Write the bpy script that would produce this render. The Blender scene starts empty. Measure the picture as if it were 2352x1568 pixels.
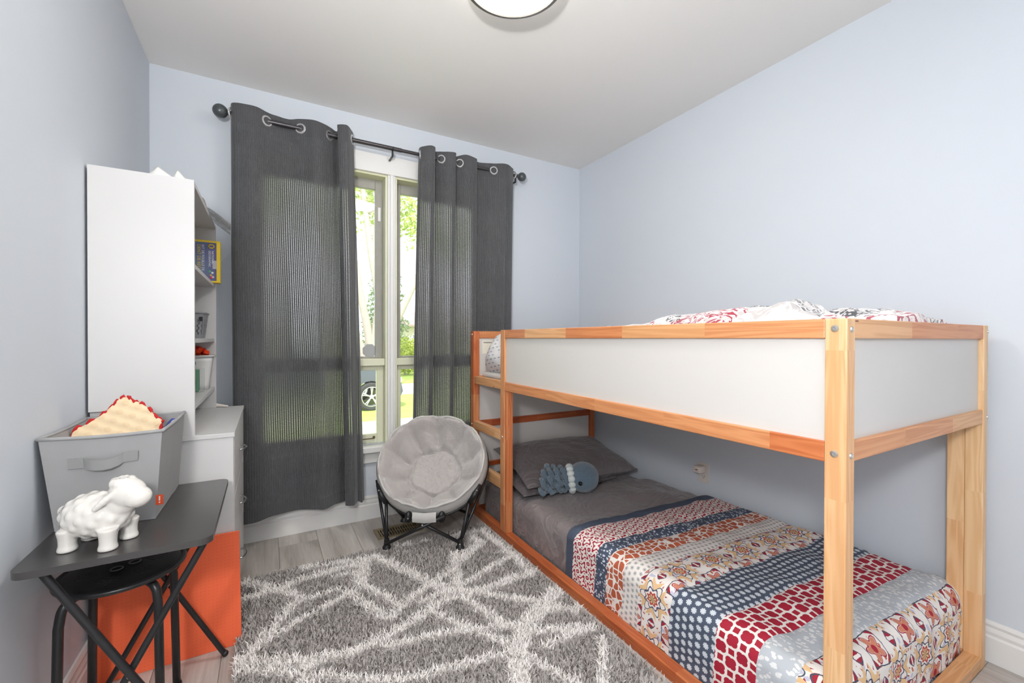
import bpy, bmesh, math, random
import numpy as np
from mathutils import Vector, Matrix, noise

random.seed(7)
rng = np.random.default_rng(7)
SC = bpy.context.scene
COL = SC.collection
PI = math.pi

# ------------------------------------------------------------------ camera
CAM_H = 1.112
yaw, pitch, roll = (math.radians(a) for a in (29.649, 0.375, 0.12))
fw = Vector((math.sin(yaw) * math.cos(pitch), math.cos(yaw) * math.cos(pitch), -math.sin(pitch)))
rt = Vector((math.cos(yaw), -math.sin(yaw), 0))
up = rt.cross(fw)
rt2 = rt * math.cos(roll) + up * math.sin(roll)
up2 = up * math.cos(roll) - rt * math.sin(roll)
cd = bpy.data.cameras.new('camera')
cd.sensor_width = 36.0
cd.sensor_fit = 'HORIZONTAL'
cd.lens = 987.4 * 36.0 / 2352.0
cd.clip_start = 0.02
cd.clip_end = 300
cam = bpy.data.objects.new('camera', cd)
M = Matrix.Identity(4)
for i in range(3):
    M[i][0], M[i][1], M[i][2] = rt2[i], up2[i], -fw[i]
M[2][3] = CAM_H
cam.matrix_world = M
COL.objects.link(cam)
SC.camera = cam

# ------------------------------------------------------------------ world, sun, flash, exposure
w = bpy.data.worlds.new('sky')
SC.world = w
w.use_nodes = True
bgn = w.node_tree.nodes['Background']
bgn.inputs[0].default_value = (0.93, 0.96, 1.0, 1)       # bright hazy sky
bgn.inputs[1].default_value = 1.5

def lamp(name, kind, loc, energy, color=(1, 1, 1), **kw):
    d = bpy.data.lights.new(name, kind)
    d.energy = energy
    d.color = color
    for k, v in kw.items():
        setattr(d, k, v)
    o = bpy.data.objects.new(name, d)
    o.location = loc
    COL.objects.link(o)
    return o

sun = lamp('sun', 'SUN', (0, -6, 12), 3.0, (1.0, 0.96, 0.88), angle=math.radians(1.0))
sun.rotation_euler = Vector((0.35, 0.75, -0.9)).to_track_quat('-Z', 'Y').to_euler()
# the photographer's flash, held left of and above the lens (its shadows show under the bunk and behind the curtains)
flash = lamp('camera_flash', 'POINT', (-0.40, -0.205, 1.51), 32.0, (1.0, 0.985, 0.97), shadow_soft_size=0.085)
# added unseen spot, aimed forward and up to brighten ceiling and upper walls
ceiling_fill = lamp('ceiling_fill_spot', 'SPOT', (-0.36, -0.22, 1.55), 68.0, (1.0, 0.985, 0.97), spot_size=math.radians(95), spot_blend=1.0, shadow_soft_size=0.06)
ceiling_fill.rotation_euler = Vector((0.55, 1.0, 1.0)).to_track_quat('-Z', 'Y').to_euler()
LAMP_STRENGTH = 26.0

SC.view_settings.view_transform = 'Standard'
SC.view_settings.look = 'None'
SC.view_settings.gamma = 1.0
SC.view_settings.use_curve_mapping = False
SC.view_settings.exposure = 0.94

# ------------------------------------------------------------------ node helpers
def srgb(r, g, b):
    def f(c):
        c /= 255.0
        return c / 12.92 if c <= 0.04045 else ((c + 0.055) / 1.055) ** 2.4
    return (f(r), f(g), f(b), 1.0)

class S:
    """a socket with arithmetic"""
    def __init__(s, t, o):
        s.t, s.o = t, o
    def op(s, name, *args, clamp=False):
        n = s.t.nodes.new('ShaderNodeMath')
        n.operation = name
        n.use_clamp = clamp
        for i, a in enumerate((s,) + args):
            if isinstance(a, S):
                s.t.links.new(a.o, n.inputs[i])
            else:
                n.inputs[i].default_value = float(a)
        return S(s.t, n.outputs[0])
    def __add__(s, a): return s.op('ADD', a)
    __radd__ = __add__
    def __sub__(s, a): return s.op('SUBTRACT', a)
    def __rsub__(s, a): return (s * -1.0) + a
    def __mul__(s, a): return s.op('MULTIPLY', a)
    __rmul__ = __mul__
    def __truediv__(s, a): return s.op('DIVIDE', a)
    def lt(s, a): return s.op('LESS_THAN', a)
    def gt(s, a): return s.op('GREATER_THAN', a)
    def sin(s): return s.op('SINE')
    def cos(s): return s.op('COSINE')
    def abs(s): return s.op('ABSOLUTE')
    def floor(s): return s.op('FLOOR')
    def frac(s): return s.op('FRACT')
    def sqrt(s): return s.op('SQRT')
    def min(s, a): return s.op('MINIMUM', a)
    def max(s, a): return s.op('MAXIMUM', a)
    def pow(s, a): return s.op('POWER', a)
    def sat(s): return s.op('ADD', 0.0, clamp=True)
    def band(s, c, wd): return (s - c).abs().lt(wd)
    def step(s, a, b):
        n = s.t.nodes.new('ShaderNodeMapRange')
        n.interpolation_type = 'SMOOTHSTEP'
        s.t.links.new(s.o, n.inputs[0])
        n.inputs[1].default_value, n.inputs[2].default_value = a, b
        return S(s.t, n.outputs[0])

class Mat:
    def __init__(s, name):
        s.m = bpy.data.materials.new(name)
        s.m.use_nodes = True
        s.t = s.m.node_tree
        s.b = s.t.nodes['Principled BSDF']
    def n(s, kind, **kw):
        n = s.t.nodes.new('ShaderNode' + kind)
        for k, v in kw.items():
            setattr(n, k, v)
        return n
    def set(s, n, i, v):
        if isinstance(v, S):
            s.t.links.new(v.o, n.inputs[i])
        elif hasattr(v, 'is_output'):
            s.t.links.new(v, n.inputs[i])
        else:
            n.inputs[i].default_value = v
    def coord(s, which='Object'):
        return s.n('TexCoord').outputs[which]
    def sep(s, vec):
        n = s.n('SeparateXYZ')
        s.t.links.new(vec, n.inputs[0])
        return [S(s.t, o) for o in n.outputs]
    def comb(s, x, y, z=0.0):
        n = s.n('CombineXYZ')
        for i, v in enumerate((x, y, z)):
            s.set(n, i, v)
        return n.outputs[0]
    def noise(s, vec, scale, detail=3, rough=0.55, dist=0.0):
        n = s.n('TexNoise')
        if vec is not None:
            s.t.links.new(vec, n.inputs['Vector'])
        n.inputs['Scale'].default_value = scale
        n.inputs['Detail'].default_value = detail
        n.inputs['Roughness'].default_value = rough
        n.inputs['Distortion'].default_value = dist
        return S(s.t, n.outputs[0])
    def white(s, a, b=0.0):
        n = s.n('TexWhiteNoise', noise_dimensions='2D')
        s.t.links.new(s.comb(a, b), n.inputs['Vector'])
        return S(s.t, n.outputs['Value'])
    def voro(s, vec, scale, feature='F1', rand=1.0):
        n = s.n('TexVoronoi', feature=feature)
        s.t.links.new(vec, n.inputs['Vector'])
        n.inputs['Scale'].default_value = scale
        n.inputs['Randomness'].default_value = rand
        return S(s.t, n.outputs['Distance'])
    def rnd(s):
        return S(s.t, s.n('ObjectInfo').outputs['Random'])
    def attr(s, name):
        n = s.n('Attribute', attribute_name=name)
        return S(s.t, n.outputs['Fac'])
    def mix(s, fac, a, b):
        n = s.n('Mix', data_type='RGBA')
        s.set(n, 0, fac)
        s.set(n, 6, a)
        s.set(n, 7, b)
        return n.outputs[2]
    def ramp(s, fac, stops):
        n = s.n('ValToRGB')
        s.set(n, 0, fac)
        cr = n.color_ramp
        while len(cr.elements) < len(stops):
            cr.elements.new(0.5)
        for e, (p, c) in zip(cr.elements, stops):
            e.position, e.color = p, c
        return n.outputs[0]
    def bump(s, h, strength=0.3, dist=0.01):
        n = s.n('Bump')
        n.inputs['Strength'].default_value = strength
        n.inputs['Distance'].default_value = dist
        s.set(n, 'Height', h)
        s.t.links.new(n.outputs[0], s.b.inputs['Normal'])
    def fin(s, col, rough=0.5, metal=0.0, **kw):
        s.set(s.b, 'Base Color', col)
        s.set(s.b, 'Roughness', rough)
        s.b.inputs['Metallic'].default_value = metal
        for k, v in kw.items():
            s.set(s.b, k.replace('_', ' '), v)
        return s.m

def plain(name, col, rough=0.5, metal=0.0, var=0.04, scale=30.0, bump=0.0, **kw):
    m = Mat(name)
    f = m.noise(m.coord(), scale, 3)
    d = tuple(c * (1 - var * 2) for c in col[:3]) + (1,)
    l = tuple(min(1, c * (1 + var)) for c in col[:3]) + (1,)
    c = m.mix(f, d, l)
    if bump:
        m.bump(f, bump, 0.004)
    return m.fin(c, rough, metal, **kw)

# ------------------------------------------------------------------ geometry helpers
WM = {}                                   # world matrices of everything built here

def reg(o, mat=None):
    WM[o.name] = mat if mat is not None else Matrix.Identity(4)

def tag(o, label, cat, group=None, kind=None):
    if label: o['label'] = label
    if cat: o['category'] = cat
    if group: o['group'] = group
    if kind: o['kind'] = kind
    return o

def thing(name, label, cat, loc=(0, 0, 0), rz=0.0, group=None, kind=None):
    o = bpy.data.objects.new(name, None)
    o.empty_display_size = 0.05
    COL.objects.link(o)
    m = Matrix.Translation(loc) @ Matrix.Rotation(rz, 4, 'Z')
    o.matrix_basis = m
    reg(o, m)
    return tag(o, label, cat, group, kind)

class MB:
    def __init__(s):
        s.v, s.f, s.uv = [], [], {}
    def add(s, verts, faces, uvs=None):
        b = len(s.v)
        s.v.extend(Vector(v) for v in verts)
        for i, f in enumerate(faces):
            s.f.append(tuple(b + k for k in f))
            if uvs is not None:
                s.uv[len(s.f) - 1] = uvs[i]
        return s
    def box(s, x0, x1, y0, y1, z0, z1, bev=0.0):
        if x0 > x1: x0, x1 = x1, x0
        if y0 > y1: y0, y1 = y1, y0
        if z0 > z1: z0, z1 = z1, z0
        bev = min(bev, (x1 - x0) * .45, (y1 - y0) * .45, (z1 - z0) * .45)
        if bev <= 0:
            v = [(x, y, z) for z in (z0, z1) for y in (y0, y1) for x in (x0, x1)]
            return s.add(v, [(0, 2, 3, 1), (4, 5, 7, 6), (0, 1, 5, 4), (2, 6, 7, 3), (0, 4, 6, 2), (1, 3, 7, 5)])
        bm = bmesh.new()
        bmesh.ops.create_cube(bm, size=1.0)
        for q in bm.verts:
            q.co = Vector(((x0 + x1) / 2 + q.co.x * (x1 - x0), (y0 + y1) / 2 + q.co.y * (y1 - y0), (z0 + z1) / 2 + q.co.z * (z1 - z0)))
        bmesh.ops.bevel(bm, geom=bm.edges[:], offset=bev, segments=2, profile=0.5, affect='EDGES')
        return s.bm(bm)
    def bm(s, bm, mat=None):
        bm.verts.index_update()
        if mat is not None:
            bm.transform(mat)
        s.add([q.co.copy() for q in bm.verts], [[q.index for q in f.verts] for f in bm.faces])
        bm.free()
        return s
    def tube(s, pts, r, n=10, cap=True, closed=False):
        pts = [Vector(p) for p in pts]
        k = len(pts)
        rs = r if isinstance(r, (list, tuple)) else [r] * k
        rings, prev = [], None
        for i, p in enumerate(pts):
            if closed:
                t = pts[(i + 1) % k] - pts[i - 1]
            else:
                t = pts[min(i + 1, k - 1)] - pts[max(i - 1, 0)]
            t.normalize()
            if prev is None:
                a = Vector((0, 0, 1)) if abs(t.z) < 0.9 else Vector((1, 0, 0))
                nrm = t.cross(a).normalized()
            else:
                nrm = (prev - t * prev.dot(t))
                nrm = nrm.normalized() if nrm.length > 1e-6 else t.orthogonal().normalized()
            prev = nrm
            bi = t.cross(nrm)
            rings.append([p + (nrm * math.cos(2 * PI * j / n) + bi * math.sin(2 * PI * j / n)) * rs[i] for j in range(n)])
        v = [q for rg in rings for q in rg]
        f = []
        for i in range(k if closed else k - 1):
            i2 = (i + 1) % k
            for j in range(n):
                f.append((i * n + j, i * n + (j + 1) % n, i2 * n + (j + 1) % n, i2 * n + j))
        if cap and not closed:
            f.append(tuple(range(n))[::-1])
            f.append(tuple((k - 1) * n + j for j in range(n)))
        return s.add(v, f)
    def lathe(s, prof, n=32, mat=None, caps=False):
        """prof: (r, z) pairs"""
        mat = mat or Matrix.Identity(4)
        v, f = [], []
        for r, z in prof:
            for j in range(n):
                a = 2 * PI * j / n
                v.append(mat @ Vector((r * math.cos(a), r * math.sin(a), z)))
        for i in range(len(prof) - 1):
            for j in range(n):
                f.append((i * n + j, i * n + (j + 1) % n, (i + 1) * n + (j + 1) % n, (i + 1) * n + j))
        if caps:
            f.append(tuple(range(n))[::-1])
            f.append(tuple((len(prof) - 1) * n + j for j in range(n)))
        return s.add(v, f)
    def ball(s, c, r, seg=20, rings=12, sc=(1, 1, 1), mat=None):
        bm = bmesh.new()
        bmesh.ops.create_uvsphere(bm, u_segments=seg, v_segments=rings, radius=r)
        m = Matrix.Translation(c) @ (mat or Matrix.Identity(4)) @ Matrix.Diagonal((*sc, 1))
        return s.bm(bm, m)
    def prism(s, poly, d, axis='z', at=0.0):
        """closed 2-D polygon extruded by d"""
        def P(a, b, c):
            return {'z': (a, b, c), 'y': (a, c, b), 'x': (c, a, b)}[axis]
        k = len(poly)
        v = [P(a, b, at) for a, b in poly] + [P(a, b, at + d) for a, b in poly]
        f = [tuple(range(k))[::-1], tuple(range(k, 2 * k))]
        f += [(i, (i + 1) % k, (i + 1) % k + k, i + k) for i in range(k)]
        return s.add(v, f)
    def grid(s, fn, nu, nv, uvfn=None):
        v, f, uvs = [], [], []
        for i in range(nu + 1):
            for j in range(nv + 1):
                v.append(fn(i / nu, j / nv))
        for i in range(nu):
            for j in range(nv):
                a = i * (nv + 1) + j
                f.append((a, a + nv + 1, a + nv + 2, a + 1))
                if uvfn:
                    uvs.append([uvfn(i / nu, j / nv), uvfn((i + 1) / nu, j / nv), uvfn((i + 1) / nu, (j + 1) / nv), uvfn(i / nu, (j + 1) / nv)])
        return s.add(v, f, uvs if uvfn else None)
    def build(s, name, mat, parent=None, smooth=False, world=True, label=None, fix=True):
        me = bpy.data.meshes.new(name)
        vs = s.v
        o = bpy.data.objects.new(name, me)
        COL.objects.link(o)
        if parent is not None:
            o.parent = parent
            pm = WM[parent.name]
            if world:
                inv = pm.inverted()
                vs = [inv @ q for q in vs]
            reg(o, pm)
        else:
            if world:
                lo = [min(q[i] for q in vs) for i in range(3)]
                hi = [max(q[i] for q in vs) for i in range(3)]
                c = Vector(((lo[0] + hi[0]) / 2, (lo[1] + hi[1]) / 2, lo[2]))
                vs = [q - c for q in vs]
                o.location = c
                reg(o, Matrix.Translation(c))
            else:
                reg(o)
        me.from_pydata([tuple(q) for q in vs], [], s.f)
        if fix:
            b = bmesh.new()
            b.from_mesh(me)
            bmesh.ops.recalc_face_normals(b, faces=b.faces)
            b.to_mesh(me)
            b.free()
        if s.uv:
            lay = me.uv_layers.new(name='UVMap')
            for p in me.polygons:
                u = s.uv.get(p.index)
                if u:
                    src = {vi: u[k] for k, vi in enumerate(s.f[p.index])}
                    for li in p.loop_indices:
                        lay.data[li].uv = src[me.loops[li].vertex_index]
        if smooth:
            me.polygons.foreach_set('use_smooth', [True] * len(me.polygons))
            if smooth != 'all':
                try:
                    me.set_sharp_from_angle(angle=math.radians(40))
                except Exception:
                    pass
        me.materials.append(mat)
        if label:
            o['label'] = label
        return o

def dup(o, parent=None, mat=None, deep=True):
    c = o.copy()
    COL.objects.link(c)
    if parent is not None:
        c.parent = parent
    if mat is not None:
        c.matrix_basis = mat
    reg(c, (WM[parent.name] if parent is not None else Matrix.Identity(4)) @ c.matrix_basis)
    if deep:
        for ch in o.children:
            dup(ch, c)
    return c

def spline(pts, n):
    """Catmull-Rom through pts, n samples per span"""
    P = [Vector(p) for p in pts]
    P = [P[0] * 2 - P[1]] + P + [P[-1] * 2 - P[-2]]
    out = []
    for i in range(1, len(P) - 2):
        a, b, c, d = P[i - 1:i + 3]
        for k in range(n):
            t = k / n
            out.append(0.5 * ((2 * b) + (c - a) * t + (2 * a - 5 * b + 4 * c - d) * t * t + (3 * b - a - 3 * c + d) * t ** 3))
    out.append(P[-2])
    return out

def nz(x, y, z=0.0, s=1.0):
    return noise.noise(Vector((x * s, y * s, z * s)))

def text_part(name, body, size, mat, parent, M4, align='LEFT', depth=0.0004):
    cu = bpy.data.curves.new(name, 'FONT')
    cu.body = body
    cu.size = size
    cu.align_x = align
    cu.extrude = depth
    cu.resolution_u = 2
    tmp = bpy.data.objects.new(name + '_tmp', cu)
    COL.objects.link(tmp)
    dg = bpy.context.evaluated_depsgraph_get()
    me = bpy.data.meshes.new_from_object(tmp.evaluated_get(dg))
    bpy.data.objects.remove(tmp)
    bpy.data.curves.remove(cu)
    me.name = name
    me.transform(WM[parent.name].inverted() @ M4)
    me.materials.clear()
    me.materials.append(mat)
    o = bpy.data.objects.new(name, me)
    COL.objects.link(o)
    o.parent = parent
    reg(o, WM[parent.name])
    return o

# ------------------------------------------------------------------ shared materials
M_WHITE = plain('white_paint', srgb(232, 231, 228), 0.42, var=0.01, scale=6)
M_CABINET = plain('white_laminate', srgb(208, 207, 206), 0.4, var=0.008, scale=5)
M_CHROME = plain('chrome', srgb(200, 200, 202), 0.18, 1.0, var=0.02)
M_BLACKMETAL = plain('black_powder_coat', srgb(34, 34, 36), 0.35, var=0.08, scale=60)
M_STEEL = plain('bolt_steel', srgb(205, 203, 198), 0.3, 0.9, var=0.04)
XL, XR, YB, YF, ZC = -0.505, 2.18, 2.742, -0.95, 2.47
# ================================================================== THE ROOM
def wall_mat():
    m = Mat('pale_blue_wall_paint')
    c = m.coord()
    f = m.noise(c, 1.3, 3)
    g = m.noise(c, 260.0, 2)
    m.bump(g, 0.04, 0.002)
    return m.fin(m.mix(f, srgb(208, 214, 222), srgb(212, 218, 225)), 0.6)
M_WALL = wall_mat()
def ceil_mat():
    m = Mat('ceiling_paint')
    c = m.coord()
    m.bump(m.noise(c, 220.0, 2), 0.05, 0.002)
    return m.fin(m.mix(m.noise(c, 1.1, 2), srgb(234, 232, 229), srgb(238, 236, 233)), 0.75)
M_CEIL = ceil_mat()

def struct(mb, name, mat, label, cat, **kw):
    return tag(mb.build(name, mat, **kw), label, cat, kind='structure')

T = 0.14
struct(MB().box(XL - T, XL, YF - T, YB + T, -0.1, ZC + 0.1), 'wall_left', M_WALL, 'pale blue wall on the left behind the white hutch', 'wall')
struct(MB().box(XR, XR + T, YF - T, YB + T, -0.1, ZC + 0.1), 'wall_right', M_WALL, 'pale blue wall on the right behind the bunk bed', 'wall')
struct(MB().box(XL, XR, YF - T, YF, -0.1, ZC + 0.1), 'wall_front', M_WALL, 'pale blue wall behind the camera', 'wall')
struct(MB().box(XL - T, XR + T, YF - T, YB + T, ZC, ZC + T), 'ceiling', M_CEIL, 'flat white ceiling around the round lamp', 'ceiling')
# window opening in the back wall
WX0, WX1, WZ0, WZ1 = -0.03, 1.40, 0.45, 2.135
wb = MB()
wb.box(XL, WX0, YB, YB + T, -0.1, ZC).box(WX1, XR, YB, YB + T, -0.1, ZC)
wb.box(WX0, WX1, YB, YB + T, -0.1, WZ0).box(WX0, WX1, YB, YB + T, WZ1, ZC)
struct(wb, 'wall_back', M_WALL, 'pale blue back wall with the tall window', 'wall')

# floor: sub-floor slab with grey laminate planks on it
def plank_mat():
    m = Mat('grey_laminate_plank')
    x, y, z = m.sep(m.coord())
    r = m.rnd()
    v = m.comb(x * 9.0 + r * 40.0, y * 0.9 + r * 17.0, 0.0)
    g1 = m.noise(v, 1.6, 4, 0.6, 0.6)
    g2 = m.noise(m.comb(x * 60.0 + r * 9.0, y * 2.2), 2.0, 3)
    f = g1 * 0.75 + g2 * 0.25 + (r - 0.5) * 0.16
    col = m.ramp(f, [(0.28, srgb(156, 148, 140)), (0.48, srgb(190, 182, 175)), (0.7, srgb(212, 206, 200))])
    m.bump(g2, 0.06, 0.002)
    return m.fin(col, 0.42)
M_PLANK = plank_mat()
fl = struct(MB().box(XL - T, XR + T, YF - T, YB + T, -0.1, -0.012), 'floor', plain('sub_floor', srgb(70, 66, 62), 0.8), 'grey wood-look laminate floor around the shaggy rug', 'floor')
PWID, PLEN = 0.192, 1.21
pm_cache = {}
def plank_mesh(l):
    key = round(l, 3)
    if key not in pm_cache:
        mb = MB().box(-PWID / 2 + 0.0006, PWID / 2 - 0.0006, -l / 2 + 0.0006, l / 2 - 0.0006, -0.012, 0.0, 0.0008)
        me = bpy.data.meshes.new('plank')
        me.from_pydata([tuple(q) for q in mb.v], [], mb.f)
        me.materials.append(M_PLANK)
        pm_cache[key] = me
    return pm_cache[key]
i = 0
xx = XL - 0.02
while xx < XR:
    y = YF - random.random() * PLEN
    while y < YB:
        a, b = max(y, YF), min(y + PLEN, YB)
        if b - a > 0.02:
            o = bpy.data.objects.new('plank', plank_mesh(b - a))
            COL.objects.link(o)
            o.parent = fl
            o.location = Vector((xx + PWID / 2, (a + b) / 2, 0)) - WM[fl.name].translation
        y += PLEN
    xx += PWID
    i += 1

# baseboards with a moulded top
def baseboard(name, label, p0, p1, nrm):
    prof = [(0, 0), (0.016, 0), (0.016, 0.085), (0.011, 0.092), (0.013, 0.104), (0.008, 0.118), (0.011, 0.128), (0.006, 0.14), (0, 0.14)]
    v = []
    for p in (p0, p1):
        for d, z in prof:
            v.append((p[0] + nrm[0] * d, p[1] + nrm[1] * d, z))
    k = len(prof)
    f = [(i, (i + 1) % k, (i + 1) % k + k, i + k) for i in range(k)] + [tuple(range(k)), tuple(range(k, 2 * k))[::-1]]
    return struct(MB().add(v, f), name, M_WHITE, label, 'baseboard')
baseboard('baseboard_back', 'white moulded baseboard under the window', (XL, YB), (XR, YB), (0, -1))
baseboard('baseboard_left', 'white moulded baseboard beside the black stool', (XL, YF), (XL, YB), (1, 0))
baseboard('baseboard_right', 'white moulded baseboard beside the bunk bed foot', (XR, YF), (XR, YB), (-1, 0))

# ---------------------------------------------------------------- window
M_CREAM = plain('old_cream_paint', srgb(226, 226, 200), 0.5, var=0.03, scale=18)
M_REVEAL = plain('yellowed_reveal_paint', srgb(222, 221, 184), 0.6, var=0.03, scale=14)
M_ALU = plain('weathered_grey_frame', srgb(168, 166, 158), 0.5, var=0.07, scale=25)
def glass_mat():
    m = Mat('window_glass')
    t = m.n('BsdfTransparent')
    t.inputs[0].default_value = (0.985, 0.99, 0.985, 1)
    g = m.n('BsdfGlossy')
    g.inputs['Roughness'].default_value = 0.02
    d = m.n('BsdfDiffuse')
    lw = m.n('LayerWeight')
    lw.inputs[0].default_value = 0.22
    x = m.n('MixShader')
    m.t.links.new(lw.outputs['Fresnel'], x.inputs[0])
    m.t.links.new(t.outputs[0], x.inputs[1])
    m.t.links.new(g.outputs[0], x.inputs[2])
    y = m.n('MixShader')                       # faint dust film
    m.set(y, 0, m.noise(m.coord(), 3.0, 3) * 0.06)
    m.t.links.new(x.outputs[0], y.inputs[1])
    m.t.links.new(d.outputs[0], y.inputs[2])
    m.t.links.new(y.outputs[0], m.t.nodes['Material Output'].inputs[0])
    return m.m
M_GLASS = glass_mat()
win = thing('window_1', 'tall white double window with view of the street', 'window', ((WX0 + WX1) / 2, YB, WZ0), kind='structure')
CX = 0.682
# casing on the wall face
MB().box(WX0 - 0.10, WX1 + 0.10, YB - 0.02, YB, WZ1, WZ1 + 0.115, 0.003).build('head_casing', M_WHITE, win)
MB().box(WX0 - 0.10, WX0, YB - 0.02, YB, WZ0, WZ1, 0.003).build('side_casing', M_WHITE, win)
MB().box(WX1, WX1 + 0.10, YB - 0.02, YB, WZ0, WZ1, 0.003).build('side_casing', M_WHITE, win)
MB().box(WX0 - 0.12, WX1 + 0.12, YB - 0.05, YB + 0.03, WZ0 - 0.038, WZ0, 0.006).build('window_sill', M_WHITE, win)
MB().box(WX0 - 0.10, WX1 + 0.10, YB - 0.018, YB, WZ0 - 0.105, WZ0 - 0.04, 0.003).build('apron', M_WHITE, win)
mu = MB().box(CX - 0.024, CX + 0.024, YB - 0.012, YB + 0.13, WZ0, WZ1, 0.003).build('mullion', M_WHITE, win)
MB().box(CX - 0.012, CX + 0.012, YB - 0.022, YB - 0.010, WZ0, WZ1, 0.004).build('mullion_bead', M_WHITE, mu)
for (a, b) in ((WX0, CX - 0.024), (CX + 0.024, WX1)):
    # deep reveals: the head liner is yellowed
    MB().box(a, b, YB, YB + 0.135, WZ1 - 0.012, WZ1, 0.0).build('head_liner', M_REVEAL, win)
    for s_, xq in ((1, a), (-1, b)):
        MB().box(xq, xq + s_ * 0.012, YB + 0.002, YB + 0.135, WZ0, WZ1 - 0.012).build('jamb_liner', M_CREAM, win)
    a2, b2 = a + 0.012, b - 0.012
    ZT = 0.985
    # transom between upper and lower lights
    MB().box(a2, b2, YB + 0.02, YB + 0.12, ZT - 0.045, ZT, 0.004).build('transom', M_CREAM, win)
    # upper light: grey outer frame, pane
    y0, y1 = YB + 0.085, YB + 0.118
    fr = MB().box(a2, a2 + 0.045, y0, y1, ZT, WZ1 - 0.012, 0.003).box(b2 - 0.045, b2, y0, y1, ZT, WZ1 - 0.012, 0.003)
    fr.box(a2 + 0.045, b2 - 0.045, y0, y1, WZ1 - 0.072, WZ1 - 0.012, 0.003)
    fr.box(a2 + 0.045, b2 - 0.045, y0, y1, ZT, ZT + 0.012, 0.002)
    f_ = fr.build('upper_frame', M_ALU, win)
    MB().box(a2 + 0.044, b2 - 0.044, y0 + 0.013, y0 + 0.017, ZT + 0.01, WZ1 - 0.071).build('pane', M_GLASS, f_)
    MB().box(b2 - 0.03, b2 - 0.012, y0 - 0.008, y0, 1.86, 1.95, 0.002).build('frame_clip', M_WHITE, f_)
    # lower light: cream sash, pane, pull handle
    y0, y1 = YB + 0.055, YB + 0.095
    fr = MB().box(a2, a2 + 0.04, y0, y1, WZ0, ZT - 0.045, 0.003).box(b2 - 0.04, b2, y0, y1, WZ0, ZT - 0.045, 0.003)
    fr.box(a2 + 0.04, b2 - 0.04, y0, y1, ZT - 0.075, ZT - 0.045, 0.003)
    fr.box(a2 + 0.04, b2 - 0.04, y0, y1, WZ0, WZ0 + 0.058, 0.003)
    f_ = fr.build('lower_sash', M_CREAM, win)
    MB().box(a2 + 0.039, b2 - 0.039, y0 + 0.016, y0 + 0.02, WZ0 + 0.057, ZT - 0.074).build('pane', M_GLASS, f_)
    hx = b2 - 0.12
    hp = [(hx - 0.06, y0, WZ0 + 0.036), (hx - 0.055, y0 - 0.018, WZ0 + 0.034), (hx, y0 - 0.022, WZ0 + 0.034), (hx + 0.055, y0 - 0.018, WZ0 + 0.034), (hx + 0.06, y0, WZ0 + 0.036)]
    MB().tube(spline(hp, 4), 0.004, 8).ball((hx - 0.06, y0, WZ0 + 0.036), 0.009, 10, 6).ball((hx + 0.06, y0, WZ0 + 0.036), 0.009, 10, 6).build('pull_handle', plain('worn_bronze', srgb(120, 104, 78), 0.4, 0.6, var=0.1), f_, smooth=True)
# grey octagonal sticker on the glass of the left upper light
oc = MB()
oc.prism([(0.568 + 0.0455 * math.cos(PI / 8 + k * PI / 4), 1.033 + 0.0455 * math.sin(PI / 8 + k * PI / 4)) for k in range(8)], 0.0012, 'y', YB + 0.0965)
tag(oc.build('window_sticker', plain('grey_sticker', srgb(176, 178, 180), 0.6, var=0.01)), 'grey octagonal sticker on the upper window pane', 'sticker')

# ---------------------------------------------------------------- curtain rod
M_ROD = plain('gunmetal_rod', srgb(92, 90, 92), 0.28, 0.85, var=0.04)
RY, RZ = 2.645, 2.268
rod = thing('curtain_rod', 'dark metal curtain rod with ball finials above the window', 'curtain rod', (0.69, RY, RZ))
MB().tube([(-0.165, RY, RZ), (1.545, RY, RZ)], 0.0105, 16).build('pole', M_ROD, rod, smooth=True)
MB().tube([(-0.15, RY, RZ), (0.72, RY, RZ)], 0.0125, 16).build('outer_sleeve', M_ROD, rod, smooth=True)
for sx, x0, r in ((-1, -0.155, 0.034), (1, 1.535, 0.031)):
    Mx = Matrix.Translation((x0, RY, RZ)) @ Matrix.Rotation(sx * PI / 2, 4, 'Y')
    pr = [(0.001, -0.006), (0.0155, -0.006), (0.0165, 0.002), (0.011, 0.006), (0.0085, 0.012), (0.011, 0.016), (0.015, 0.018), (0.011, 0.021)]
    for k in range(13):
        a = -PI / 2 * 0.82 + k * (PI / 2 * 1.82) / 12
        pr.append((max(0.0005, r * math.cos(a)), 0.018 + r + r * math.sin(a)))
    MB().lathe(pr, 24, Mx).build('finial', plain('finial_grey', srgb(86, 90, 92), 0.3, 0.3, var=0.03), rod, smooth=True)
for bx_ in (-0.155, 0.665, 1.53):
    bb = MB().box(bx_ - 0.009, bx_ + 0.009, YB - 0.005, YB, RZ - 0.10, RZ - 0.02, 0.001)
    bb.box(bx_ - 0.005, bx_ + 0.005, RY, YB - 0.004, RZ - 0.05, RZ - 0.042)
    bb.box(bx_ - 0.005, bx_ + 0.005, RY - 0.004, RY + 0.004, RZ - 0.05, RZ - 0.012)
    bb.tube([(bx_, RY + 0.016 * math.cos(a), RZ + 0.016 * math.sin(a)) for a in [PI * 0.9 + k * PI * 1.2 / 10 for k in range(11)]], 0.003, 8)
    bb.build('bracket', M_BLACKMETAL, rod, smooth=True)

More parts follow.
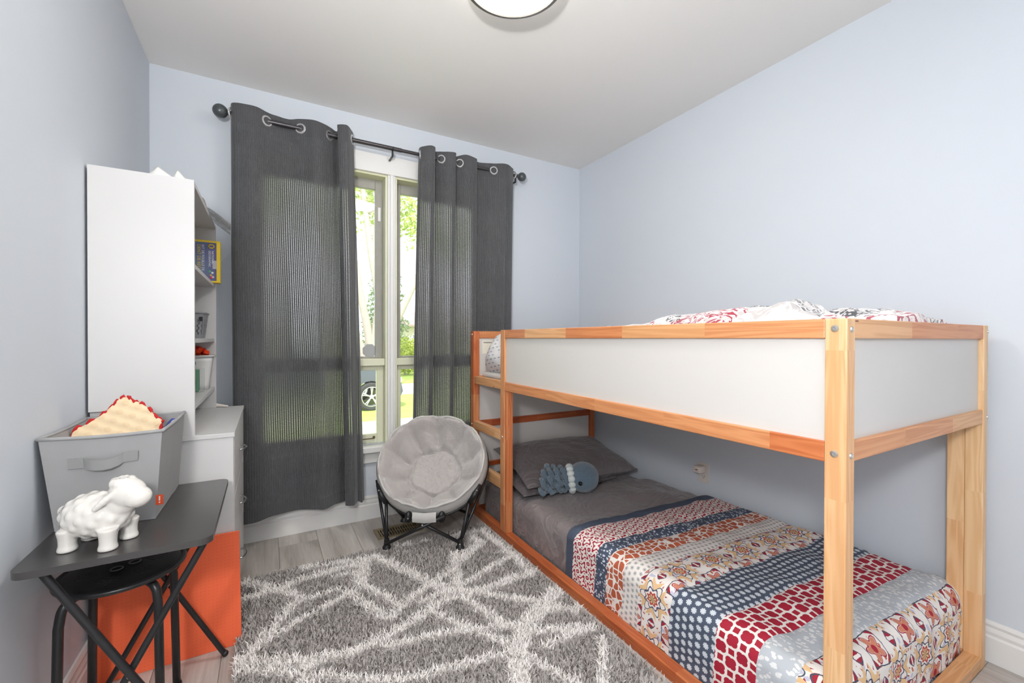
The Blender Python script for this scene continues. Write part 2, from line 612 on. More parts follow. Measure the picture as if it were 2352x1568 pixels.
# ---------------------------------------------------------------- curtains
def curtain_mat():
    m = Mat('charcoal_corduroy')
    u, v, _ = m.sep(m.coord('UV'))
    nzv = m.noise(m.coord(), 7.0, 5, 0.65)
    rib = (u * (2 * PI / 0.0125)).sin() * 0.5 + 0.5
    col = m.mix(nzv, srgb(66, 67, 70), srgb(92, 92, 94))
    col = m.mix(rib * 0.35, col, srgb(58, 59, 62))
    m.bump(rib, 0.35, 0.003)
    m.fin(col, 0.85, Sheen_Weight=0.25)
    tr = m.n('BsdfRefraction')           # loosely woven grooves: light passes and scatters a little
    tr.inputs['IOR'].default_value = 1.25
    tr.inputs['Roughness'].default_value = 0.45
    holes = rib.pow(5.0) * m.noise(m.comb(u * 900.0, v * 420.0), 1.0, 2).step(0.35, 0.68) * 0.62
    # the sewn hem and header are doubled: no light passes
    holes = holes * v.gt(0.03) * v.lt(0.955)
    x = m.n('MixShader')
    m.set(x, 0, holes)
    m.t.links.new(m.b.outputs[0], x.inputs[1])
    m.t.links.new(tr.outputs[0], x.inputs[2])
    m.t.links.new(x.outputs[0], m.t.nodes['Material Output'].inputs[0])
    return m.m
M_CURT = curtain_mat()
M_GROM = plain('grommet_chrome', srgb(225, 225, 226), 0.2, 0.8, var=0.02)

def curtain(name, label, top, bot, zt, zb, groms, seed, hemw):
    """top/bot: matched (x, y) polylines at rod and hem"""
    t = thing(name, label, 'curtain', ((top[0][0] + top[-1][0]) / 2, RY, zb), group='pair of charcoal curtains')
    N = 10
    A = spline([(x, y, 0) for x, y in top], N)
    B = spline([(x, y, 0) for x, y in bot], N)
    L = [0.0]
    for i in range(1, len(A)):
        L.append(L[-1] + max((A[i] - A[i - 1]).length, (B[i] - B[i - 1]).length))
    n = len(A) - 1
    NV = 60
    def fn(a, b):
        i = round(a * n)
        s = b ** 0.8
        p = A[i].lerp(B[i], s)
        z = zt + (zb - zt) * b
        z += 0.010 * nz(L[i] * 9, seed, 0) * (1 - b) + hemw * nz(L[i] * 6 + 3, seed + 5, 0) * b
        wob = 0.006 * nz(L[i] * 5, z * 2.2, seed) * min(1, b * 4)
        return Vector((p.x + wob * 0.6, p.y + wob, z))
    mb = MB().grid(fn, n, NV, lambda a, b: (L[round(a * n)], 1 - b))
    c = mb.build('cloth', M_CURT, t, smooth='all', fix=False)
    for gx, gy, ang in groms:
        Mg = Matrix.Translation((gx, gy, RZ - 0.005)) @ Matrix.Rotation(ang, 4, 'Z') @ Matrix.Rotation(PI / 2, 4, 'X')
        pr = [(0.019, -0.002), (0.020, -0.0045), (0.026, -0.0045), (0.029, -0.001), (0.029, 0.001), (0.026, 0.0045), (0.020, 0.0045), (0.019, 0.002), (0.019, -0.002)]
        MB().lathe(pr, 28, Mg).build('grommet', M_GROM, t, smooth=True)
    return t

F_, B_ = RY - 0.042, RY + 0.034
topL = [(-0.158, B_ + 0.02), (-0.163, RY + 0.01), (-0.146, RY - 0.03), (-0.07, F_ - 0.012), (0.0, RY - 0.012), (0.08, B_ - 0.012), (0.16, RY - 0.01), (0.235, F_ - 0.01), (0.31, RY + 0.0), (0.350, B_), (0.352, RY - 0.02), (0.345, F_ - 0.012), (0.39, F_ - 0.03), (0.425, RY - 0.02), (0.440, RY + 0.02), (0.436, B_ + 0.01)]
botL = [(-0.150, B_ + 0.0), (-0.155, RY + 0.01), (-0.135, RY - 0.03), (-0.05, F_ - 0.025), (0.04, RY - 0.02), (0.14, B_ - 0.01), (0.235, RY - 0.03), (0.28, F_ - 0.005), (0.34, RY + 0.0), (0.405, B_), (0.402, RY - 0.02), (0.385, F_ - 0.02), (0.425, F_ - 0.05), (0.462, RY - 0.015), (0.475, F_ - 0.005), (0.498, RY - 0.005)]
curtain('curtain', 'wide charcoal corduroy curtain panel beside the white hutch', topL, botL, 2.312, 0.158,
        [(-0.158, RY - 0.012, 1.1), (0.0, RY - 0.012, 0.55), (0.16, RY - 0.010, -0.5), (0.31, RY + 0.0, 0.6), (0.428, RY - 0.012, 1.15)], 3.0, 0.014)
topR = [(0.842, B_ + 0.01), (0.834, RY + 0.01), (0.842, RY - 0.025), (0.885, F_ - 0.02), (0.922, F_ - 0.005), (0.922, RY + 0.014), (0.94, RY + 0.018), (0.972, RY - 0.012), (1.01, F_ + 0.004), (1.063, F_), (1.063, RY + 0.012), (1.072, RY + 0.018), (1.10, RY - 0.012), (1.15, F_ - 0.002), (1.215, F_ + 0.012), (1.235, RY + 0.012), (1.28, RY + 0.016), (1.35, RY - 0.014), (1.43, F_ - 0.005), (1.49, RY - 0.025), (1.515, RY + 0.005), (1.505, B_ + 0.015)]
botR = [(0.800, B_ + 0.01), (0.788, RY + 0.01), (0.797, RY - 0.025), (0.84, F_ - 0.02), (0.90, F_ - 0.005), (0.905, B_ - 0.02), (0.925, B_ - 0.01), (0.955, RY - 0.01), (1.00, F_ - 0.01), (1.045, F_), (1.05, B_ - 0.02), (1.062, B_ - 0.01), (1.085, RY - 0.008), (1.14, F_ - 0.012), (1.205, F_ + 0.012), (1.225, B_ - 0.01), (1.27, B_ - 0.004), (1.33, RY - 0.006), (1.40, F_ - 0.005), (1.465, RY - 0.025), (1.49, RY + 0.005), (1.48, B_ + 0.015)]
curtain('curtain', 'narrow pleated charcoal corduroy curtain panel behind the grey saucer chair', topR, botR, 2.312, 0.158,
        [(0.840, RY - 0.010, 1.0), (0.972, RY - 0.014, -0.55), (1.10, RY - 0.014, -0.5), (1.35, RY - 0.016, -0.3), (1.508, RY - 0.008, -1.15)], 9.0, 0.012)

# ---------------------------------------------------------------- ceiling lamp
LCX, LCY = 0.770, 1.345
ligh = thing('ceiling_lamp', 'round flush ceiling lamp with glowing white glass and metal ring', 'ceiling lamp', (LCX, LCY, ZC))
Ml = Matrix.Translation((LCX, LCY, 0))
MB().lathe([(0.001, ZC), (0.150, ZC), (0.150, ZC - 0.060), (0.14, ZC - 0.062), (0.001, ZC - 0.062)], 48, Ml).build('base_pan', M_WHITE, ligh, smooth=True)
def glow_mat(k=1.0):
    m = Mat('glowing_opal_glass')
    e = m.n('Emission')
    e.inputs[0].default_value = (1.0, 0.97, 0.92, 1)
    e.inputs[1].default_value = LAMP_STRENGTH * k
    m.t.links.new(e.outputs[0], m.t.nodes['Material Output'].inputs[0])
    return m.m
pr = [(0.166 * math.cos(a), ZC - 0.070 - 0.042 * math.sin(a)) for a in [k * PI / 2 / 12 for k in range(12)]] + [(0.001, ZC - 0.112)]
MB().lathe(pr, 48, Ml).build('glass_shade', glow_mat(), ligh, smooth='all')
MB().lathe([(0.156, ZC - 0.006), (0.163, ZC - 0.014), (0.165, ZC - 0.056)], 48, Ml).build('glow_collar', glow_mat(0.16), ligh, smooth='all')  # glowing collar added above the ring, fills the shadow on the ceiling
rg = [(0.165, ZC - 0.074), (0.172, ZC - 0.079), (0.187, ZC - 0.074), (0.191, ZC - 0.060), (0.184, ZC - 0.050), (0.166, ZC - 0.050), (0.165, ZC - 0.074)]
MB().lathe(rg, 64, Ml).build('metal_ring', plain('brushed_nickel', srgb(128, 123, 118), 0.35, 0.7, var=0.03), ligh, smooth=True)
for k in range(3):
    a = 1.72 + k * 2 * PI / 3
    c = Vector((LCX + 0.194 * math.cos(a), LCY + 0.194 * math.sin(a), ZC - 0.056))
    MB().ball(c, 0.0065, 12, 8).tube([c, c + Vector((-math.cos(a) * 0.03, -math.sin(a) * 0.03, 0.006))], 0.003, 8).build('clip_knob', M_STEEL, ligh, smooth=True)

# ---------------------------------------------------------------- floor register
M_BRASS = plain('aged_brass', srgb(170, 152, 120), 0.4, 0.7, var=0.12, scale=40)
vent = thing('floor_vent', 'brass floor register grille in front of the window', 'vent', (0.66, 2.485, 0.0))
vb = MB()
x0, x1, y0, y1 = 0.53, 0.79, 2.415, 2.555
vb.box(x0, x1, y0, y0 + 0.022, 0, 0.005, 0.0015).box(x0, x1, y1 - 0.022, y1, 0, 0.005, 0.0015)
vb.box(x0, x0 + 0.02, y0 + 0.022, y1 - 0.022, 0, 0.005, 0.0015).box(x1 - 0.02, x1, y0 + 0.022, y1 - 0.022, 0, 0.005, 0.0015)
vb.build('rim', M_BRASS, vent)
MB().box(x0 + 0.02, x1 - 0.02, y0 + 0.022, y1 - 0.022, 0.0001, 0.0008).build('dark_duct', plain('duct_dark', srgb(40, 34, 28), 0.8), vent)
for k in range(15):
    xs = x0 + 0.028 + k * (x1 - x0 - 0.056) / 14
    MB().box(xs - 0.0035, xs + 0.0035, y0 + 0.020, y1 - 0.020, 0.0012, 0.0042).build('slat', M_BRASS, vent)
MB().box(x0 + 0.02, x1 - 0.02, 2.481, 2.487, 0.003, 0.0048).build('center_bar', M_BRASS, vent)

# ---------------------------------------------------------------- wall outlet and charger
ol = thing('wall_outlet', 'ivory duplex wall outlet under the bunk', 'outlet', (XR, 1.595, 0.29))
M_IVORY = plain('ivory_plastic', srgb(222, 214, 206), 0.4, var=0.01)
M_SLOT = plain('slot_dark', srgb(50, 44, 42), 0.7)
MB().box(XR - 0.006, XR, 1.56, 1.63, 0.288, 0.402, 0.002).build('cover_plate', M_IVORY, ol)
for zc in (0.324, 0.366):
    r = MB().prism([(1.595 + 0.017 * math.cos(a), zc + max(-0.0145, min(0.0145, 0.018 * math.sin(a)))) for a in [k * 2 * PI / 24 for k in range(24)]], 0.002, 'x', XR - 0.008).build('receptacle', M_IVORY, ol)
    for dy, hh in ((-0.0065, 0.009), (0.0065, 0.007)):
        MB().box(XR - 0.0086, XR - 0.0078, 1.595 + dy - 0.001, 1.595 + dy + 0.001, zc - hh / 2 + 0.003, zc + hh / 2 + 0.003).build('slot', M_SLOT, r)
    MB().prism([(1.595 + 0.0022 * math.cos(a), zc - 0.007 + 0.0026 * math.sin(a)) for a in [k * 2 * PI / 10 for k in range(10)]], 0.0008, 'x', XR - 0.0086).build('ground_hole', M_SLOT, r)
ch = thing('usb_charger', 'small cream charger cube plugged into the wall outlet', 'charger', (XR - 0.035, 1.598, 0.352))
MB().box(XR - 0.064, XR - 0.0095, 1.575, 1.622, 0.352, 0.39, 0.006).build('body', plain('charger_plastic', srgb(226, 212, 202), 0.35, var=0.01), ch, smooth=True)
MB().box(XR - 0.0645, XR - 0.0635, 1.592, 1.605, 0.368, 0.373).build('usb_port', M_SLOT, ch)
# ================================================================== BUNK BED
BX, BY, BL, BW, BH = 1.135, 0.468, 2.06, 0.99, 1.16
PX, PY = 0.040, 0.045                     # post section
BX2, BY2 = BX + BW, BY + BL

def pine(axis, tone):
    """finger-jointed pine, grain along axis; tone 0 pale .. 1 red"""
    m = Mat('pine_%s_%d' % (axis, int(tone * 10)))
    x, y, z = m.sep(m.coord())
    r = m.rnd()
    l, a, b = {'x': (x, y, z), 'y': (y, x, z), 'z': (z, x, y)}[axis]
    blk = (l * 2.9 + r * 7.0).floor()
    h = m.white(blk, r * 91.0 + 3.0)
    h2 = m.white(blk + 17.0, r * 37.0 + 1.0)
    # growth rings: distorted layered noise along the plank
    v = m.comb(l * 1.3 + h * 30.0, a * 26.0 + h2 * 20.0, b * 26.0 + h * 11.0)
    warp = m.noise(v, 1.0, 2, 0.5, 0.8)
    ring = (warp * 34.0).sin() * 0.5 + 0.5
    fine = m.noise(m.comb(l * 5.0, a * 300.0, b * 300.0), 1.0, 2)
    knot = m.voro(m.comb(l * 1.0 + h * 5.0, a * 6.0, b * 6.0), 3.4).lt(0.035)
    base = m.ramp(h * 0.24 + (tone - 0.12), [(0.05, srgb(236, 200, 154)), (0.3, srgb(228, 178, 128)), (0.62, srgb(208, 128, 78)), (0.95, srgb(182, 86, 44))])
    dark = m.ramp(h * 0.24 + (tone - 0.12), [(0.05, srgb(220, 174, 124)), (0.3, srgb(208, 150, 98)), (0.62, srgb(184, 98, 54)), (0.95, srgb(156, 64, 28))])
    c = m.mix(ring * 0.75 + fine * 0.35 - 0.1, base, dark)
    c = m.mix(knot, c, srgb(110, 52, 26))
    m.bump(ring, 0.05, 0.001)
    return m.fin(c, 0.38)
PINE = {}
def P_(axis, tone):
    k = (axis, tone)
    if k not in PINE:
        PINE[k] = pine(axis, tone)
    return PINE[k]
M_PANEL = plain('white_bed_panel', srgb(212, 208, 203), 0.45, var=0.006, scale=4)

bed = thing('bunk_bed', 'low pine bunk bed with white panels and ladder on its long side', 'bunk bed', (BX + BW / 2, BY + BL / 2, 0))
def wood(name, x0, x1, y0, y1, z0, z1, axis, tone=0.5):
    return MB().box(x0, x1, y0, y1, z0, z1, 0.003).build(name, P_(axis, tone), bed)
RT = 0.030                                # rail thickness
# corner posts: near pair paler, strong flash light put into their tone
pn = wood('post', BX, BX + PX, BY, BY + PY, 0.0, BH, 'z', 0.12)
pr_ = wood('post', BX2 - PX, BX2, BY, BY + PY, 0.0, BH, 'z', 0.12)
pf = wood('post', BX, BX + PX, BY2 - PY, BY2, 0.0, BH, 'z', 0.62)
wood('post', BX2 - PX, BX2, BY2 - PY, BY2, 0.0, BH, 'z', 0.75)
# inner half of the post that carries the rails
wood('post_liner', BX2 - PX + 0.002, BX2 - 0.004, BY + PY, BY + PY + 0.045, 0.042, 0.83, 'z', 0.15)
LY0, LY1 = 2.080, 2.126                   # ladder post
pl = wood('ladder_post', BX, BX + PX - 0.004, LY0, LY1, 0.042, BH, 'z', 0.55)
wood('ladder_post_liner', BX + 0.004, BX + PX + 0.004, LY0 - 0.022, LY0, 0.042, 0.825, 'z', 0.6)
# long front side
wood('rail', BX + 0.002, BX + RT, BY + PY, LY0, 1.114, BH, 'y', 0.45)
wood('rail', BX + 0.002, BX + RT, BY + PY, LY0, 0.824, 0.872, 'y', 0.55)
wood('rail', BX + 0.002, BX + RT, LY1, BY2 - PY, 0.828, 0.876, 'y', 0.4)
wood('ladder_step', BX + 0.001, BX + 0.036, LY1, BY2 - PY, 0.542, 0.592, 'y', 0.35)
wood('ladder_step', BX + 0.001, BX + 0.036, LY1, BY2 - PY, 0.270, 0.330, 'y', 0.35)
wood('bottom_rail', BX + 0.001, BX + 0.044, BY + PY, BY2 - PY, 0.0, 0.042, 'y', 0.72)
MB().box(BX + 0.012, BX + 0.024, BY + PY, LY0, 0.872, 1.114).build('side_panel', M_PANEL, bed)
# foot end (towards the camera)
wood('rail', BX + PX, BX2 - PX, BY + 0.002, BY + RT, 1.114, BH, 'x', 0.42)
wood('rail', BX + PX, BX2 - PX, BY + 0.002, BY + RT, 0.830, 0.876, 'x', 0.38)
wood('bottom_rail', BX + PX, BX2 - PX + 0.002, BY + 0.001, BY + 0.044, 0.0, 0.042, 'x', 0.3)
MB().box(BX + PX, BX2 - PX, BY + 0.014, BY + 0.026, 0.876, 1.114).build('end_panel', M_PANEL, bed)
# head end (by the window)
wood('rail', BX + PX, BX2 - PX, BY2 - RT, BY2 - 0.002, 1.114, BH, 'x', 0.65)
wood('rail', BX + PX, BX2 - PX, BY2 - RT - 0.008, BY2 - 0.002, 0.828, 0.876, 'x', 0.6)
wood('rail', BX + PX, BX2 - PX, BY2 - RT - 0.008, BY2 - 0.002, 0.545, 0.588, 'x', 0.85)
wood('rail', BX + PX, BX2 - PX, BY2 - RT - 0.008, BY2 - 0.002, 0.288, 0.318, 'x', 0.85)
wood('bottom_rail', BX + PX, BX2 - PX, BY2 - 0.044, BY2 - 0.001, 0.0, 0.042, 'x', 0.8)
for z0, z1 in ((0.876, 1.114), (0.588, 0.828), (0.318, 0.545), (0.042, 0.288)):
    MB().box(BX + PX, BX2 - PX, BY2 - 0.024, BY2 - 0.012, z0, z1).build('end_panel', M_PANEL, bed)
# wall side
wood('rail', BX2 - RT, BX2 - 0.002, BY + PY, BY2 - PY, 1.114, BH, 'y', 0.5)
wood('rail', BX2 - RT, BX2 - 0.002, BY + PY, BY2 - PY, 0.828, 0.876, 'y', 0.5)
wood('bottom_rail', BX2 - 0.044, BX2 - 0.001, BY + PY, BY2 - PY, 0.0, 0.042, 'y', 0.6)
MB().box(BX2 - 0.024, BX2 - 0.012, BY + PY, BY2 - PY, 0.876, 1.114).build('side_panel', M_PANEL, bed)
# slatted base of the upper bunk
for k in range(12):
    y = BY + 0.09 + k * (BL - 0.18) / 11
    wood('slat', BX + RT, BX2 - RT, y - 0.035, y + 0.035, 0.848, 0.866, 'x', 0.2)
# bolts
def bolt(p, n, par, r=0.0085):
    q = Vector(n).to_track_quat('Z', 'Y').to_matrix().to_4x4()
    MB().lathe([(0.0005, -0.002), (r, -0.002), (r, 0.001), (r * 0.8, 0.003), (r * 0.38, 0.0035), (r * 0.3, 0.001), (0.0005, 0.001)], 14, Matrix.Translation(p) @ q).build('bolt', M_STEEL, par, smooth=True)
for z in (1.137, 0.848):
    bolt((BX, BY + 0.024, z), (-1, 0, 0), pn)
    bolt((BX + 0.021, BY, z - 0.002), (0, -1, 0), pn, 0.007)
    bolt((BX2 - 0.006, BY, z + 0.002), (0, -1, 0), pr_, 0.005)
for z in (1.138, 0.568, 0.02):
    bolt((BX, BY2 - 0.02, z), (-1, 0, 0), pf, 0.006)
bolt((BX, LY0 + 0.02, 0.566), (-1, 0, 0), pl, 0.0065)
# small warning label on the inside of the head panel
wl = MB().box(1.205, 1.30, BY2 - 0.0252, BY2 - 0.0242, 1.015, 1.10).build('warning_label', plain('label_paper', srgb(232, 228, 212), 0.6, var=0.01), bed)
M_INK = plain('black_ink', srgb(40, 38, 38), 0.7)
Mt = Matrix.Translation((1.212, BY2 - 0.0256, 1.082)) @ Matrix.Rotation(PI / 2, 4, 'X')
text_part('warning_text', 'WARNING', 0.014, M_INK, wl, Mt)

# ---------------------------------------------------------------- lower mattress and bedding
def satin(name, dark, light, rough=0.42):
    m = Mat(name)
    c = m.coord()
    f = m.noise(c, 5.0, 4)
    fold = m.noise(c, 9.0, 3, 0.5, 1.2)
    cre = (m.noise(c, 4.5, 3, 0.55, 1.6) - 0.5).abs() * -2.0
    m.bump(fold * 0.5 + cre.max(-0.22) * 1.6, 0.55, 0.03)
    return m.fin(m.mix(f, dark, light), rough, Sheen_Weight=0.2)
M_SHEET = satin('grey_satin_sheet', srgb(108, 100, 101), srgb(124, 116, 117), 0.4)
MX0, MX1, MY0, MY1, MZ = 1.192, 2.118, 0.545, 2.455, 0.205
def rounded_slab(x0, x1, y0, y1, z0, z1, r, nx=24, ny=44, wr=0.004, seed=0.0):
    bm = bmesh.new()
    bmesh.ops.create_cube(bm, size=1)
    for q in bm.verts:
        q.co = Vector(((x0 + x1) / 2 + q.co.x * (x1 - x0), (y0 + y1) / 2 + q.co.y * (y1 - y0), (z0 + z1) / 2 + q.co.z * (z1 - z0)))
    bmesh.ops.bevel(bm, geom=bm.edges[:], offset=r, segments=4, profile=0.5, affect='EDGES')
    bmesh.ops.subdivide_edges(bm, edges=[e for e in bm.edges if e.calc_length() > 0.12], cuts=14, use_grid_fill=True)
    for q in bm.verts:
        k = wr * nz(q.co.x, q.co.y, q.co.z + seed, 9)
        q.co += q.co.normalized() * 0 + Vector((0, 0, k if q.co.z > (z0 + z1) / 2 else 0))
    return MB().bm(bm)
mat_ = rounded_slab(MX0, MX1, MY0, MY1, 0.004, MZ, 0.035)
tag(mat_.build('lower_mattress', M_SHEET, smooth='all'), 'mattress in grey satin fitted sheet on the lower bunk', 'mattress')

def drape(q, edge0, edge1, r=0.05):
    """arc-length q across an edge pair -> (position, drop)"""
    if q < edge0:
        d = edge0 - q
        if d < r * PI / 2:
            a = d / r
            return edge0 - r * math.sin(a), r * (1 - math.cos(a))
        return edge0 - r, r + d - r * PI / 2
    if q > edge1:
        p, dr = drape(-q, -edge1, 1e9, r)
        return -p, dr
    return q, 0.0

def cover(zt, ex0, ex1, ey0, ey1, r, wr, ws, seed, zmin):
    def S_(p, q):
        x, dx = drape(p, ex0, ex1, r)
        y, dy = drape(q, ey0, ey1, r)
        z = zt - dx - dy
        k = nz(p * ws, q * ws, seed) + 0.5 * nz(p * ws * 2.3, q * ws * 2.3, seed + 7)
        k *= wr
        side = min(1, dx / r)
        x -= side * abs(k) * 0.9 if p < ex0 else 0
        y -= min(1, dy / r) * abs(k) * 1.4 if q < ey0 else 0
        z += k * (1 - side)
        return Vector((x, y, max(zmin, z)))
    return S_
# grey duvet folded down beside the pillows
dv = cover(0.236, 1.245, 2.075, 0.7, 2.30, 0.05, 0.014, 6.0, 21.0, 0.046)
def duvet(a, b):
    p = 1.02 + a * (2.215 - 1.02)
    yh = 1.96 + 0.10 * math.sin(min(1, max(0, (p - 1.15) / 0.95)) * PI) * 1.0
    q = 1.36 + b * (yh - 1.36)
    v = dv(p, q)
    e = max(0, (b - 0.9) / 0.1)
    v.z += 0.016 * math.sin(b * 9 + p * 5) * 0.4 - 0.020 * e * e * (1 if v.z > 0.2 else 0)
    return v
tag(MB().grid(duvet, 60, 50).build('duvet', satin('grey_satin_duvet', srgb(122, 113, 113), srgb(140, 130, 129), 0.36), smooth='all', fix=False), 'plain grey satin duvet between pillow and patchwork quilt', 'duvet')

# ---------------------------------------------------------------- patchwork quilt, strip by strip
def uvm(name):
    m = Mat(name)
    u, v, _ = m.sep(m.coord('UV'))
    return m, u, v
CR, NV = srgb(236, 230, 224), srgb(70, 80, 100)
RED, ORG, TAN = srgb(164, 22, 48), srgb(184, 92, 62), srgb(228, 190, 142)
def qfin(m, c):
    m.bump(m.noise(m.coord('UV'), 70.0, 3), 0.25, 0.006)
    return m.fin(c, 0.75)
def q_navy():
    m, u, v = uvm('quilt_navy_binding')
    return qfin(m, m.mix(m.noise(m.coord('UV'), 40.0, 3), srgb(64, 74, 92), srgb(80, 90, 108)))
def q_scroll():
    m, u, v = uvm('quilt_red_scroll')
    k = 2 * PI / 0.062
    U, V = u * k, v * k
    wv = (U + (V * 2.0).sin() * 0.7).sin() + (V + (U * 2.0).sin() * 0.7).cos()
    w2 = ((U * 2.0).cos() * (V * 2.0).cos() + (U * 3.0 + V).sin() * 0.35)
    f = (wv * 2.6 + w2 * 1.3).sin()
    return qfin(m, m.mix(f.gt(0.0), CR, RED))
def leaf(m, u, v, s, thr):
    d = m.voro(m.comb(u * s, v * s * 0.75), 1.0, 'F1', 0.9)
    n = m.noise(m.comb(u * s, v * s), 2.4, 2)
    return (d + (n - 0.5) * 0.5).lt(thr)
def q_leaf(name, bg, fg, s, thr):
    m, u, v = uvm(name)
    return qfin(m, m.mix(leaf(m, u, v, s, thr), bg, fg))
def q_giraffe():
    m, u, v = uvm('quilt_orange_cells')
    d = m.voro(m.comb(u * 36.0, v * 36.0), 1.0, 'DISTANCE_TO_EDGE', 0.62)
    return qfin(m, m.mix(d.lt(0.085), ORG, CR))
def q_star(name, bg, fg, s, thin):
    m, u, v = uvm(name)
    row = (v * s).floor()
    a = (u * s + row * 0.5).frac() - 0.5
    b = (v * s).frac() - 0.5
    r = (a * a + b * b).sqrt()
    arms = (a.abs().lt(thin)).max(b.abs().lt(thin)).max((a - b).abs().lt(thin * 1.4)).max((a + b).abs().lt(thin * 1.4))
    return qfin(m, m.mix(arms * r.lt(0.36), bg, fg))
def q_quatre():
    m, u, v = uvm('quilt_red_quatrefoil')
    s = 1 / 0.046
    U, V = (u + v) * (s * 0.7071), (u - v) * (s * 0.7071)
    a, b = (U.frac() - 0.5).abs(), (V.frac() - 0.5).abs()
    lobes = ((a - 0.19).pow(2.0) + b * b).sqrt().min((a * a + (b - 0.19).pow(2.0)).sqrt())
    star = (0.5 - a) + (0.5 - b)
    return qfin(m, m.mix(lobes.lt(0.225).max(star.lt(0.27)), CR, RED))
def q_floral(name, per, v0):
    m, u, v = uvm(name)
    nn = m.noise(m.comb(u, v), 45.0, 2) - 0.5
    R = per * 0.5
    def medal(du, dv):
        L = ((u + du) / per).frac() * per - R
        q = ((v - v0 + dv) / per + 0.5).frac() * per - R
        return (L * L + q * q).sqrt() + nn * 0.006, q.op('ARCTAN2', L)
    c = m.mix(leaf(m, u, v, 34.0, 0.26), CR, srgb(192, 194, 212))
    c = m.mix(leaf(m, u + 0.31, v + 0.17, 44.0, 0.20), c, srgb(196, 104, 78))
    # small rosettes between the medallions
    r2, t2 = medal(R, R)
    p5 = (t2 * 5.0).cos()
    c = m.mix((r2 + p5 * R * 0.10).lt(R * 0.25), c, srgb(204, 128, 100))
    c = m.mix((r2 + p5 * R * 0.10).band(R * 0.29, R * 0.025), c, RED)
    c = m.mix(r2.lt(R * 0.10), c, RED)
    r, th = medal(0.0, 0.0)
    p8, p6, p12 = (th * 8.0).cos(), (th * 6.0 + 0.5).cos(), (th * 16.0).cos()
    # red fronds round the rim
    fr = (r / R * 13.0 + p8 * 2.4).sin().gt(-0.05) * r.gt(R * 0.70) * r.lt(R * 0.96) * p8.gt(-0.45)
    c = m.mix(fr, c, RED)
    c = m.mix((r + p8 * R * 0.2).band(R * 1.02, R * 0.03), c, NV)
    # tan petals with navy outline
    c = m.mix((r + p6 * R * 0.15).band(R * 0.64, R * 0.12) * p6.gt(-0.55), c, TAN)
    c = m.mix((r + p6 * R * 0.16).band(R * 0.50, R * 0.022), c, NV)
    c = m.mix((r + p8 * R * 0.05).band(R * 0.38, R * 0.028), c, srgb(70, 72, 104))
    c = m.mix((r + p8 * R * 0.04).lt(R * 0.26), c, srgb(190, 70, 62))
    c = m.mix((r + p8 * R * 0.03).lt(R * 0.18), c, TAN)
    c = m.mix(r.lt(R * 0.15) * p8.gt(0.55), c, srgb(40, 40, 48))
    return qfin(m, c)
M_SCROLL, M_QNAVY, M_GIRAFFE = q_scroll(), q_navy(), q_giraffe()
M_NLEAF = q_leaf('quilt_navy_leaves', NV, srgb(206, 212, 220), 95.0, 0.36)
M_GLEAF = q_leaf('quilt_pale_leaves', srgb(186, 192, 198), srgb(226, 226, 226), 85.0, 0.42)
M_WSTAR = q_star('quilt_white_stars', srgb(232, 226, 220), srgb(150, 148, 150), 46.0, 0.045)
M_NSTAR = q_star('quilt_navy_stars', srgb(74, 84, 102), srgb(206, 212, 218), 38.0, 0.085)
M_QUAT = q_quatre()
M_FLOR1 = q_floral('quilt_floral_medallions', 0.175, 1.045)
M_FLOR2 = q_floral('quilt_floral_foot', 0.185, 0.44)
quilt = thing('quilt', 'patchwork quilt of red, orange and navy printed strips on the lower bunk', 'quilt', (1.66, 1.0, 0.0))
qc = cover(0.262, 1.238, 2.075, 0.575, 9.0, 0.055, 0.011, 7.0, 3.0, 0.03)
P0, P1 = 0.985, 2.165
def skew(p, y):                            # strips lie a little askew
    return y + 0.03 * (1.6 - p) / 0.5 * 0.9 + 0.006 * nz(p * 6, y * 4, 2)
edges = [1.545, 1.495, 1.345, 1.278, 1.19, 1.112, 0.965, 0.80, 0.675, 0.575, 0.335, 0.275]
qm = [M_QNAVY, M_SCROLL, M_NLEAF, M_GIRAFFE, M_WSTAR, M_FLOR1, M_NSTAR, M_QUAT, M_GLEAF, M_FLOR2, M_NLEAF]
for k in range(len(edges) - 1):
    ya, yb = edges[k], edges[k + 1]
    ns = max(3, int(round((ya - yb) / 0.014)))
    def fn(a, b, ya=ya, yb=yb):
        p = P0 + a * (P1 - P0)
        s = ya + b * (yb - ya)
        v = qc(p, skew(p, s))
        v.z -= 0.004 * abs(2 * b - 1) ** 8                    # seam
        return v
    MB().grid(fn, 84, ns, lambda a, b, ya=ya, yb=yb: (P0 + a * (P1 - P0), ya + b * (yb - ya))).build('quilt_strip', qm[k], quilt, smooth='all', fix=False)

# ---------------------------------------------------------------- pillows
def pillow(name, mat, label, w_, l_, h_, M4, seed, wr=0.01, group=None):
    mb = MB()
    def side(sg):
        def fn(a, b):
            u, v = a * 2 - 1, b * 2 - 1
            e = (max(0, 1 - abs(u) ** 2.6) * max(0, 1 - abs(v) ** 2.6)) ** 0.5
            pin = 1 - 0.07 * (1 - abs(u)) * abs(v) ** 3 - 0.0
            pin2 = 1 - 0.07 * (1 - abs(v)) * abs(u) ** 3
            z = sg * h_ / 2 * e
            z += wr * e * (nz(u * 2.2, v * 2.2, seed) + 0.5 * nz(u * 5 + v * 2, v * 5, seed + 4))
            return M4 @ Vector((u * w_ / 2 * pin2, v * l_ / 2 * pin, z))
        return fn
    mb.grid(side(1), 34, 26)
    mb.grid(side(-1), 34, 26)
    return tag(mb.build(name, mat, smooth='all', fix=False), label, 'pillow', group)
M_PIL = satin('grey_satin_pillow', srgb(100, 93, 94), srgb(116, 108, 109), 0.38)
